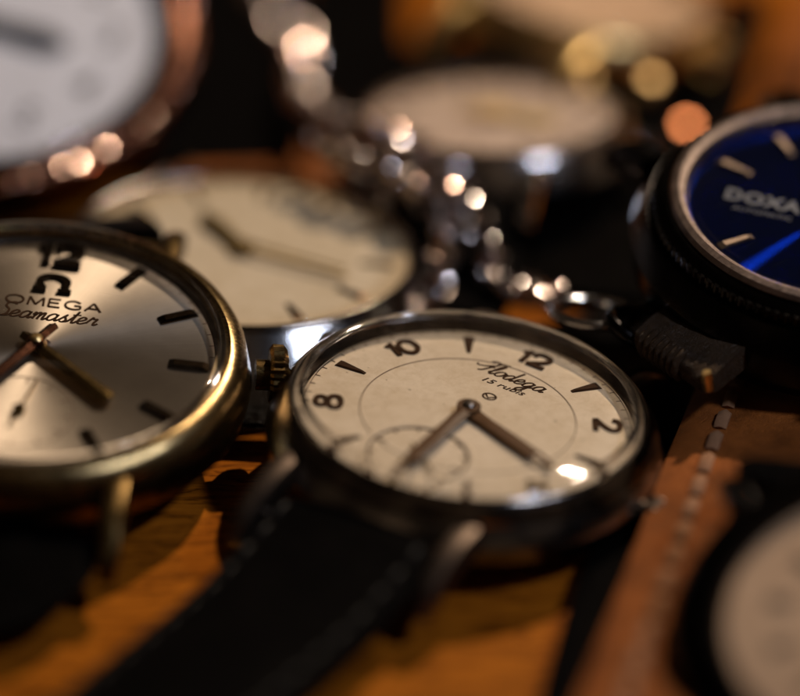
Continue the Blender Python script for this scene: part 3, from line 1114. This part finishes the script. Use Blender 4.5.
for sy in (-1, 1):
    MB().tube([(-R * 0.6, sy * R * 1.32, -0.36), (R * 0.6, sy * R * 1.32, -0.36)], 0.045, 12).build('spring_bar', 'steel', t)
p1 = W(0, R * 1.30, -0.38)
strap('strap', t, Mi, [p1 + Vector((0, -.1, .03)), p1 + Vector((-0.02, 0.5, -0.12)), p1 + Vector((-.1, 1.3, -0.25)), p1 + Vector((-.3, 3.2, -0.3))], R * 1.06, 0.18, 'tan_leather', pad=0.05, stitch='thread')
p0 = W(0, -R * 1.30, -0.38)
strap('strap', t, Mi, [p0 + Vector((0, .1, .03)), p0 + Vector((-.01, -.12, -.06)), p0 + Vector((-.02, -.25, -0.14)), p0 + Vector((-.03, -.36, -0.24))], R * 1.0, 0.14, 'dark_leather', pad=0.0)

# ================================================================== 4. SMALL SILVER WATCH, BACK CENTRE
t, Mx, Mi, R = watch_root('blurred silver wristwatch with pinkish dial and bright gold hands, behind the chain', 494, 118, 1.0, 120, 18.5, 0.5, 12)
Mx0 = Mx
case_body(t, R, 'chrome', R * 1.12, 0.0, -0.66, 0.12, fl=0.5)
MB().lathe([(R * 1.0, -0.02), (R * 1.006, 0.05), (R * 1.02, 0.09), (R * 1.06, 0.10), (R * 1.11, 0.05), (R * 1.125, 0.01), (R * 1.05, 0.0)], 128, True).build('bezel', 'rose', t, True, 28)
dial = make_dial(t, R, 'pinkish')
make_crystal(t, R * 1.01, 0.03, 0.12, 0.12)
for h in range(12):
    MB().poly([tuple(p) for p in bar_pts(polar(R * .82, h * 30), h * 30, R * 0.16, 0.05, 0.05)], 0, 0.03, 0.3).build('hour_marker', 'gilt', dial, False)
hand_mesh(t, 'hour_hand', 'gold_paint', 100, [(-0.15, 0.06), (0.1, 0.09), (R * 0.45, 0.20), (R * 0.56, 0.02)], 0.05, 0.20, 0.09)
hand_mesh(t, 'minute_hand', 'gold_paint', 262, [(-0.2, 0.05), (0.1, 0.06), (R * 0.25, 0.08), (R * 0.3, 0.02)], 0.09, 0.12, 0.05)
for sx in (-1, 1):
    for sy in (-1, 1):
        make_lug(t, 'chrome', sx, sy, R, R * 0.56, R * 0.55, 0.26, 0.36, 0.95, -0.16, 0.28)
make_crown(t, 'chrome', R * 1.15, -0.25, 0.18, 0.18, 22)
p0 = W(0, -R * 1.35, -0.45)
strap('strap', t, Mi, [p0 + Vector((0, .1, .03)), p0 + Vector((0.0, -.4, -0.2)), p0 + Vector((-.1, -0.9, -0.42)), p0 + Vector((-.3, -1.5, -0.47))], R * 1.05, 0.16, 'black_leather', pad=0.05)
p1 = W(0, R * 1.35, -0.45)
strap('strap', t, Mi, [p1 + Vector((0, -.1, .03)), p1 + Vector((0.05, .5, -0.2)), p1 + Vector((.2, 1.2, -0.4)), p1 + Vector((.6, 3.2, -0.45))], R * 1.05, 0.18, 'black_leather', pad=0.05)

# ================================================================== 5. POCKET WATCH, TOP LEFT
t, Mx, Mi, R = watch_root('large pocket watch with white dial and engraved copper rim, in the top left corner', -28, 22, 1.75, 188, 46, 0, 24, 'pocket_watch', 'pocket watch')
Mx0 = Mx
mb = MB()
pr = [(R * 0.99, -0.02), (R * 1.0, 0.10), (R * 1.03, 0.16), (R * 1.07, 0.17), (R * 1.10, 0.12), (R * 1.13, 0.11), (R * 1.16, 0.07), (R * 1.20, -0.05), (R * 1.21, -0.2), (R * 1.17, -0.42), (R * 1.0, -0.68), (R * 0.7, -0.86), (0.001, -0.95)]
mb.lathe(pr, 160).build('case', 'copper', t, True, 35)
# engraved beads round the rim
mb = MB()
for k in range(84):
    a = 2 * pi * k / 84
    c = Vector((R * 1.165 * cos(a), R * 1.165 * sin(a), 0.045 + random.uniform(-.02, .02)))
    vs, fs = [], []
    tw = random.uniform(0, pi)
    for i in range(5):
        for j in range(8):
            th = pi * i / 8
            vs.append(c + Vector((cos(a), sin(a), 0)) * (0.075 * sin(th) * cos(tw + j * pi / 4)) + Vector((-sin(a), cos(a), 0)) * (0.075 * sin(th) * sin(tw + j * pi / 4)) + Vector((0, 0, 0.07 * cos(th))))
    for i in range(4):
        for j in range(8):
            fs.append((i * 8 + j, i * 8 + (j + 1) % 8, (i + 1) * 8 + (j + 1) % 8, (i + 1) * 8 + j))
    mb.add(vs, fs)
mb.build('beaded_rim', 'bead_copper', t, False)
dial = make_dial(t, R, 'white')
make_crystal(t, R * 1.01, 0.03, 0.12, 0.10)
for h in range(1, 13):
    text_mesh('numeral', str(h), R * 0.25, 'grey_ink', dial, polar(R * 0.74, h * 30 - 16), radians(0), 0.001, 0.9, 0, 0.006, 0.005)
for k in range(84):  # tiny flats added along the visible rim, turned to flash the lamp
    a = 2 * pi * k / 84
    c = Mx @ Vector((R * 1.165 * cos(a), R * 1.165 * sin(a), 0.15))
    q = c - CAM
    px = 400 + FPX * q.x / q.dot(CF)
    py = 348 - FPX * q.dot(CUP) / q.dot(CF)
    if 20 < px < 165 and py > 60 and random.random() < 0.75:
        h = ((CAM - c).normalized() + (LAMP - c).normalized()).normalized()
        h = (h + Vector((random.gauss(0, .04), random.gauss(0, .04), random.gauss(0, .04)))).normalized()
        r = random.uniform(0.010, 0.024)
        MB().lathe([(r * 1.5, -0.08), (r * 1.3, -0.02), (r, 0.0), (0.0005, 0.0)], 8).build('engraved_facet', 'pink_facet', t, False, 30, Mi @ Matrix.Translation(c) @ h.to_track_quat('Z', 'Y').to_matrix().to_4x4())
minute_track(dial, R * 0.93, R * 0.97, 'grey_ink', 0.02, 6)
hand_mesh(t, 'minute_hand', 'black_case', 300, [(-0.3, 0.05), (0.2, 0.09), (R * 0.45, 0.12), (R * 0.82, 0.02)], 0.07, 0.16, 0.03)
hand_mesh(t, 'hour_hand', 'black_case', 86, [(-0.2, 0.08), (0.2, 0.12), (R * 0.42, 0.16), (R * 0.54, 0.02)], 0.05, 0.18, 0.03)
make_crown(t, 'copper', R * 1.2, -0.2, 0.3, 0.35, 26, radians(150), 0.25)

# ================================================================== 6. BLACK DIVER, RIGHT
t, Mx, Mi, R = watch_root('black cased diving watch with glossy blue dial, cut by the right edge', 838, 212, 1.9, 150, 36, 9, -42)
Mx0 = Mx
case_body(t, R, 'black_case', R * 1.29, -0.07, -1.05, 0.12, fl=0.3)
# steep black bezel with coin edge below it
MB().lathe([(R * 1.13, 0.08), (R * 1.14, 0.10), (R * 1.16, 0.095), (R * 1.205, 0.045), (R * 1.215, 0.03), (R * 1.215, -0.06), (R * 1.13, -0.06)], 160, True).build('bezel', 'black_case', t, True, 28)
mb = MB()
seg = 480
vs, fs = [], []
for i in range(seg):
    a = 2 * pi * i / seg
    q = 0.022 * (1 if (i // 2) % 2 else 0)
    for r, z in ((R * 1.214, 0.038), (R * 1.225 + q, 0.03), (R * 1.228 + q, -0.06), (R * 1.20, -0.075)):
        vs.append((r * cos(a), r * sin(a), z))
for i in range(seg):
    j = (i + 1) % seg
    for k in range(3):
        fs.append((i * 4 + k, j * 4 + k, j * 4 + k + 1, i * 4 + k + 1))
mb.add(vs, fs).build('coin_edge', 'black_case', t, False)
MB().lathe([(R * 1.0, -0.02), (R * 1.005, 0.09), (R * 1.03, 0.15), (R * 1.07, 0.175), (R * 1.11, 0.155), (R * 1.13, 0.11), (R * 1.13, 0.05), (R * 1.05, 0.0)], 160, True).build('inner_ring', 'satin_rose', t, True, 28)
dial = make_dial(t, R, 'sun_blue')
make_crystal(t, R * 1.01, 0.04, 0.15, 0.12, 'clean_crystal')
# name to the left of the centre, reading down to the right
tw = Mi @ at(766, 204, 0)


def dial_pt(Mx, Mi, px, py):
    """where the line of sight through a photo pixel meets the dial plane"""
    a = Mi @ CAM
    b = Mi @ at(px, py, 0)
    s = a.z / (a.z - b.z)
    return (a + (b - a) * s).xy


c0 = dial_pt(Mx, Mi, 762, 202)
c1 = dial_pt(Mx, Mi, 795, 209)
cl = dial_pt(Mx, Mi, 729, 195)
ang = atan2((c1 - cl).y, (c1 - cl).x)
wdt = (c1 - cl).length
for k, (px, py) in enumerate(((743, 172), (789, 152), (727, 245))):
    q = dial_pt(Mx, Mi, px, py)
    dg = math.degrees(atan2(q.x, q.y))
    MB().poly([tuple(p) for p in bar_pts(polar(R * .80, dg), dg, R * 0.26, 0.07, 0.10)], 0, 0.035, 0.3).build('hour_marker', 'tarnish', dial, False)
for dg in (60, 90, 120, 150):
    MB().poly([tuple(p) for p in bar_pts(polar(R * .80, dg), dg, R * 0.26, 0.07, 0.10)], 0, 0.035, 0.3).build('hour_marker', 'tarnish', dial, False)
text_mesh('lettering', 'DOXA', wdt * 0.37, 'white_ink', dial, c0, ang, 0.001, 1.0, 0, 0.010, 0.012, 1.08)
c2 = dial_pt(Mx, Mi, 762, 214)
text_mesh('lettering', 'AUTOMATIC', wdt * 0.13, 'white_ink', dial, c2, ang, 0.001, 1.15, 0, 0.0, 0.008, 1.05)
hand_mesh(t, 'hour_hand', 'steel', 150, [(-0.2, 0.05), (0.1, 0.07), (R * 0.45, 0.10), (R * 0.55, 0.02)], 0.06, 0.12, 0.03)
hand_mesh(t, 'minute_hand', 'steel', 60, [(-0.2, 0.05), (0.1, 0.06), (R * 0.7, 0.08), (R * 0.85, 0.02)], 0.09, 0.12, 0.03)
for sx in (-1, 1):
    for sy in (-1, 1):
        make_lug(t, 'black_case', sx, sy, R, R * 0.66, R * 0.5, 0.34, 0.34, 1.2, -0.30, 0.34)
make_crown(t, 'black_case', R * 1.36, -0.35, 0.2, 0.2, 24)
p0 = W(0, -R * 1.5, -0.62)
d6 = Mx.to_3x3() @ Vector((0, -1, 0))
d6.z = 0
d6.normalize()
strap('strap', t, Mi, [p0 - d6 * 0.2, p0 + d6 * 0.5 + Vector((0, 0, -.1)), p0 + d6 * 1.2 + Vector((0, 0, -.3)), p0 + d6 * 3 + Vector((0, 0, -.4))], R * 1.2, 0.18, 'black_leather', pad=0.05)

# ================================================================== 7. WATCH IN THE NEAR RIGHT CORNER
t, Mx, Mi, R = watch_root('very blurred wristwatch with plain beige dial and dark rim, in the near right corner', 884, 618, 1.15, 158, 55, -4, -15)
Mx0 = Mx
case_body(t, R, 'black_case', R * 1.34, -0.06, -0.75, 0.10)
MB().lathe([(R * 1.0, -0.02), (R * 1.006, 0.06), (R * 1.03, 0.11), (R * 1.08, 0.12), (R * 1.24, 0.04), (R * 1.33, -0.05), (R * 1.05, -0.06)], 128, True).build('bezel', 'black_case', t, True, 28)
dial = make_dial(t, R, 'beige')
make_crystal(t, R * 1.01, 0.03, 0.10, 0.10)
for h in range(12):
    MB().poly([tuple(p) for p in bar_pts(polar(R * .66, h * 30), h * 30, R * 0.16, 0.08, 0.11)], 0, 0.03, 0.3).build('hour_marker', 'soft_ink', dial, False)
hand_mesh(t, 'hour_hand', 'bronze', 100, [(-0.2, 0.05), (0.1, 0.07), (R * 0.45, 0.10), (R * 0.55, 0.02)], 0.06, 0.12, 0.03)
hand_mesh(t, 'minute_hand', 'bronze', 30, [(-0.2, 0.05), (0.1, 0.06), (R * 0.7, 0.08), (R * 0.85, 0.02)], 0.09, 0.12, 0.03)
for sx in (-1, 1):
    for sy in (-1, 1):
        make_lug(t, 'black_case', sx, sy, R, R * 0.58, R * 0.48, 0.25, 0.40, 1.12, -0.12, 0.28)
make_crown(t, 'dark_steel', R * 1.2, -0.25, 0.18, 0.18, 22)
p0 = W(0, -R * 1.52, -0.48)
pl = at(640, 720, 0.25)
strap('strap', t, Mi, [p0 + Vector((0.02, .06, .02)), p0 + Vector((-.15, -.3, -.22)), p0 + Vector((-.6, -.6, -.4)), p0 + Vector((-2.0, -1.3, -.42))], R * 1.1, 0.18, 'black_leather', pad=0.05)
p1 = W(0, R * 1.52, -0.48)
strap('strap', t, Mi, [p1 + Vector((0, -.06, .02)), p1 + Vector((.1, .3, -.4)), p1 + Vector((.3, .7, -.8)), p1 + Vector((.8, 1.6, -1.0))], R * 1.1, 0.18, 'black_leather', pad=0.05)

# ================================================================== 8. GOLD WATCH, FAR BACK
t, Mx, Mi, R = watch_root('very blurred gold wristwatch with beige dial, farthest away at the top edge', 588, -6, 1.15, 118, 20, 12, 25)
Mx0 = Mx
case_body(t, R, 'brass', R * 1.12, 0.0, -0.62, 0.06)
MB().lathe([(R * 1.0, -0.02), (R * 1.006, 0.05), (R * 1.02, 0.09), (R * 1.06, 0.10), (R * 1.11, 0.05), (R * 1.125, 0.01), (R * 1.05, 0.0)], 96, True).build('bezel', 'brass', t, True, 28)
dial = make_dial(t, R, 'beige')
make_crystal(t, R * 1.01, 0.03, 0.12, 0.12)
for h in range(12):
    MB().poly([tuple(p) for p in bar_pts(polar(R * .8, h * 30), h * 30, R * 0.2, 0.07, 0.07)], 0, 0.03, 0.3).build('hour_marker', 'gilt', dial, False)
for sx in (-1, 1):
    for sy in (-1, 1):
        make_lug(t, 'brass', sx, sy, R, R * 0.6, R * 0.62, 0.34, 0.4, 0.95, -0.12, 0.34)
make_crown(t, 'brass', R * 1.14, -0.2, 0.28, 0.26, 22)
p0 = W(0, -R * 1.4, -0.45)
strap('strap', t, Mi, [p0 + Vector((0, .1, .03)), p0 + Vector((0.0, -.4, -0.25)), p0 + Vector((.1, -0.9, -0.5)), p0 + Vector((.4, -1.6, -0.55))], R * 1.05, 0.16, 'black_leather', pad=0.05)

far = t
# ================================================================== LOOSE STRAPS
def loose_strap(label, pts, width, thick, mat, stitch=None, pad=0.0, group=None, **kw):
    P = Vector(pts[0])
    Mx = Matrix.Translation(P)
    t = thing('watch_strap', label, 'watch strap', Mx, group)
    strap('leather_band', t, Mx.inverted(), pts, width, thick, mat, pad=pad, stitch=stitch, **kw)
    return t


# tan strap with cream stitches, right
e0 = [at(545, 850, 0.42), at(600, 700, 0.42), at(640, 590, 0.42), at(672, 500, 0.42), at(705, 418, 0.42), at(742, 335, 0.42), at(775, 265, 0.42)]
half = Vector((0.95, 0.30, 0))
loose_strap('tan leather strap with cream stitches along its edge, running under the near right watch', [p + half for p in e0], 2.0, 0.26, 'tan_leather', 'thread', 0.03, stitch_in=0.40, pitch=0.40, slen=0.26, tr=0.07)
# black strap half under the tan one
e1 = [at(500, 850, 0.16), at(550, 705, 0.16), at(585, 600, 0.16), at(620, 520, 0.16), at(655, 445, 0.16), at(690, 380, 0.16)]
half = Vector((0.62, 0.2, 0))
loose_strap('plain black leather strap lying along the left side of the tan strap', [p + half for p in e1], 1.3, 0.14, 'black_leather')
# tan strap end far right
loose_strap('tan leather strap end standing behind the black diving watch', [at(800, 112, 0.5), at(828, 66, 0.9), at(852, 16, 1.1), at(875, -60, 1.2)], 1.3, 0.2, 'tan_leather', None, 0.03)

G = 'black leather straps lying in the dark background'
loose_strap('black strap lying between the pocket watch and the top of the chain', [at(235, -70, .2), at(238, 20, .2), at(232, 100, .2), at(215, 170, .2)], 1.9, 0.2, 'black_leather')
loose_strap('black strap lying right of the top of the chain, behind the pinkish dial', [at(385, -90, .2), at(362, -20, .2), at(354, 50, .2), at(352, 130, .15), at(362, 190, .12)], 1.35, 0.2, 'black_leather')
bs = loose_strap('black strap with a shiny copper stud, between the pinkish dial and black diving watch', [at(712, -10, .2), at(690, 70, .2), at(655, 150, .2), at(610, 230, .2), at(588, 300, .1)], 1.7, 0.2, 'black_leather')


def glint_disc(name, parent, px, py, z, r, mat):
    """small flat-topped metal stud, tilted the way it catches the lamp"""
    c = at(px, py, z)
    h = ((CAM - c).normalized() + (LAMP - c).normalized()).normalized()
    Mx = Matrix.Translation(c) @ h.to_track_quat('Z', 'Y').to_matrix().to_4x4()
    mb = MB().lathe([(r * 1.5, -r * 2.5), (r * 1.5, -r * 0.6), (r, 0.0), (0.0005, 0.0)], 10)
    return mb.build(name, mat, parent, False, 30, parent.matrix_world.inverted() @ Mx)


glint_disc('stud', bs, 687, 124, 0.40, 0.075, 'bright_copper')  # disc added only for its orange glint
for px, py in ((586, 76), (652, 78)):
    glint_disc('lug_screw', far, px, py, 0.95, 0.085, 'satin_brass')  # discs added for gold glints beside the far watch
loose_strap('black strap lying just below the far gold watch', [at(400, 78, .16), at(470, 62, .2), at(560, 60, .2), at(680, 66, .12)], 1.6, 0.2, 'black_leather')

# ================================================================== CHAIN
def link_mesh_data(a, b, r, mat):
    mb = MB()
    pts = []
    for k in range(12):
        th = 2 * pi * k / 12
        pts.append((a * cos(th), b * sin(th), 0.05 * sin(2 * th)))
    mb.tube(pts, r, 6, True)
    me = bpy.data.meshes.new('chain_link')
    me.from_pydata([tuple(v) for v in mb.v], [], mb.f)
    me.materials.append(M[mat])
    bm = bmesh.new()
    bm.from_mesh(me)
    bmesh.ops.recalc_face_normals(bm, faces=bm.faces)
    bm.to_mesh(me)
    bm.free()
    return me


LINK = link_mesh_data(0.20, 0.145, 0.055, 'silver')


def chain(label, pts, step=0.235, cut=1.0):  # cut scales how many links get an added glint flat
    Q = catmull(pts, 40)
    root = thing('watch_chain', label, 'watch chain', Matrix.Translation(Q[0]))
    acc, k = 0.0, 0
    for i in range(1, len(Q) - 1):
        acc += (Q[i] - Q[i - 1]).length
        if acc >= step:
            acc = 0
            T = (Q[i + 1] - Q[i - 1]).normalized()
            roll = (pi / 2 if k % 2 else 0) + pi / 4 + random.uniform(-0.35, 0.35)
            side = T.cross(Vector((0, 0, 1))).normalized()
            up = side.cross(T)
            s2 = side * cos(roll) + up * sin(roll)
            u2 = T.cross(s2)
            Mw = Matrix(((T.x, s2.x, u2.x, 0), (T.y, s2.y, u2.y, 0), (T.z, s2.z, u2.z, 0), (0, 0, 0, 1)))
            o = bpy.data.objects.new('chain_link', LINK)
            COL.objects.link(o)
            o.parent = root
            o.matrix_local = Matrix.Translation(Q[i] - Q[0]) @ Mw
            # small flats added to some links, turned to flash the lamp at the camera
            if random.random() < cut * (0.34 if Q[i].y > 4.6 else 0.80):
                c = Q[i] + side * random.uniform(-0.14, 0.14) + Vector((0, 0, 0.11))
                h = ((CAM - c).normalized() + (LAMP - c).normalized()).normalized()
                h = (h + Vector((random.gauss(0, .06), random.gauss(0, .06), random.gauss(0, .06)))).normalized()
                r = random.uniform(0.018, 0.032) if Q[i].y > 4.6 else random.uniform(0.010, 0.026)
                mf = Matrix.Translation(c) @ h.to_track_quat('Z', 'Y').to_matrix().to_4x4()
                ml = (Matrix.Translation(Q[i]) @ Mw).inverted() @ mf
                MB().lathe([(r * 1.4, -0.09), (r * 1.3, -0.02), (r, 0.0), (0.0005, 0.0)], 8).build('cut_facet', random.choice(('facet', 'facet', 'pink_facet')), o, False, 30, ml)
            k += 1
    return root


ch = chain('long silver link chain winding from the back to the steel ring',
           [at(248, -40, .35), at(274, 10, .4), at(303, 50, .45), at(300, 88, .7), at(330, 118, 1.1), at(375, 132, 1.3), at(415, 150, 1.3), at(440, 180, 1.2), at(470, 212, 1.0), at(488, 250, 0.7), at(500, 282, 0.5), at(535, 292, 0.5), at(566, 300, 0.6)])
chain('shorter silver link chain hanging over the silver watch rim beside the long one',
      [at(312, 132, 1.30), at(335, 150, 1.30), at(362, 160, 1.28), at(398, 172, 1.24), at(425, 195, 1.15), at(446, 222, 0.95), at(444, 262, 0.75), at(430, 300, 0.5)], cut=0.35)

# ring at the end of the chain
P = at(594, 313, 0.92)
Mx = frame(P, 17, 5, 0)
t = thing('split_ring', 'bright steel ring lying flat at the end of the silver chain', 'ring', Mx)
mb = MB()
mb.tube([(0.43 * cos(2 * pi * k / 64), 0.43 * sin(2 * pi * k / 64), 0.0) for k in range(64)], 0.05, 14, True)
mb.build('ring_wire', 'chrome', t)
mb = MB()
mb.tube([(0.36, 0.08, 0.0), (0.46, 0.03, 0.02), (0.54, 0.0, 0.0)], 0.075, 14)
mb.build('ring_collar', 'dark_steel', t)

# leather fob with its dark loop
P = at(640, 325, 1.0)
Mx = frame(P, 38, 15, 0)
t = thing('watch_fob', 'dark leather fob with notched edges and a black ring, beside the black diving watch', 'watch fob', Mx)
Mi = Mx.inverted()
mb = MB()
mb.tube([(0.30 * cos(2 * pi * k / 48), 0.27 * sin(2 * pi * k / 48), 0.05 * sin(4 * pi * k / 48)) for k in range(48)], 0.075, 14, True)
mb.build('loop', 'black_case', t)
q0, q1 = at(660, 328, 1.12), at(738, 366, 1.12)
dv = (q1 - q0)
pts = [q0 - dv * 0.05, q0 + dv * 0.35, q0 + dv * 0.7, q1]
tab = strap('leather_tab', t, Mi, pts, lambda u: (0.62 + 0.30 * u) * (1 if u < 0.85 else sqrt(max(0.05, 1 - ((u - 0.85) / 0.17) ** 2)) * 0.35 + 0.65), 0.20, 'fob_leather', up=Vector((0.1, -0.45, 1)).normalized(), pad=0.05)
T = dv.normalized()
side = T.cross(Vector((0.1, -0.45, 1))).normalized()
nn = side.cross(T)
for sg in (-1, 1):
    for k in range(7):
        u = 0.06 + 0.085 * k
        w = (0.62 + 0.30 * u) / 2
        c = q0 + dv * u + side * (sg * w * 0.97)
        mb = MB()
        mb.tube([c - nn * 0.10 + T * 0.0, c + side * sg * 0.035, c + nn * 0.11, c + nn * 0.14 - side * sg * 0.14], 0.040, 8)
        mb.build('edge_rib', 'fob_leather', t, True, 60, Mi)
for sg in (-1, 1):
    c = q1 - dv * 0.02 + side * (sg * 0.40)
    MB().tube([c - nn * 0.02, c + nn * 0.13, c + nn * 0.19], lambda u: 0.055 * (1 - 0.5 * max(0, u - 0.5)), 12).build('rivet', 'brass', t, True, 40, Mi)

# ================================================================== LIGHTS, WORLD, CAMERA
w = bpy.data.worlds.new('World')
scene.world = w
w.use_nodes = True
bg = w.node_tree.nodes['Background']
# dim warm room: mostly dark with soft lighter patches
wt = w.node_tree
wc = wt.nodes.new('ShaderNodeTexCoord')
wn = noise_tex(wt, wc.outputs['Generated'], 2.3, 3, 0.5)
wr = ramp(wt, wn, [(0.45, (0.012, 0.008, 0.006)), (0.58, (0.055, 0.035, 0.022)), (0.72, (0.42, 0.27, 0.16))])
wt.links.new(wr, bg.inputs[0])
bg.inputs[1].default_value = 0.40


def area(name, loc, target, size, power, color, shape='SQUARE', size_y=None):
    l = bpy.data.lights.new(name, 'AREA')
    l.shape = 'RECTANGLE' if size_y else shape
    l.size = size
    if size_y:
        l.size_y = size_y
    l.energy = power
    l.color = color
    o = bpy.data.objects.new(name, l)
    COL.objects.link(o)
    o.location = loc
    d = Vector(target) - Vector(loc)
    o.rotation_euler = d.to_track_quat('-Z', 'Y').to_euler()
    return o


area('table_lamp', LAMP, (0, 1, 1), 0.72, 16500, (1.0, 0.79, 0.58))
area('window', (20, -11, 28), (0, 2, 1), 3.2, 3700, (0.74, 0.82, 1.0))

cam = bpy.data.cameras.new('camera')
co = bpy.data.objects.new('camera', cam)
COL.objects.link(co)
co.location = CAM
co.rotation_euler = (pi / 2 - PITCH, 0, 0)
cam.sensor_width = 36
cam.lens = 36 * FPX / 800
cam.clip_start = 0.5
cam.clip_end = 500
cam.dof.use_dof = True
cam.dof.focus_distance = 25.4
cam.dof.aperture_fstop = cam.lens * 1e-3 / (2 * 1.08)
cam.dof.aperture_blades = 9
scene.camera = co

scene.view_settings.view_transform = 'Standard'
scene.view_settings.look = 'None'
scene.view_settings.exposure = 0
scene.view_settings.gamma = 1
scene.render.engine = 'CYCLES'
scene.cycles.use_denoising = True
scene.cycles.max_bounces = 12
scene.cycles.transparent_max_bounces = 24
scene.cycles.sample_clamp_indirect = 20
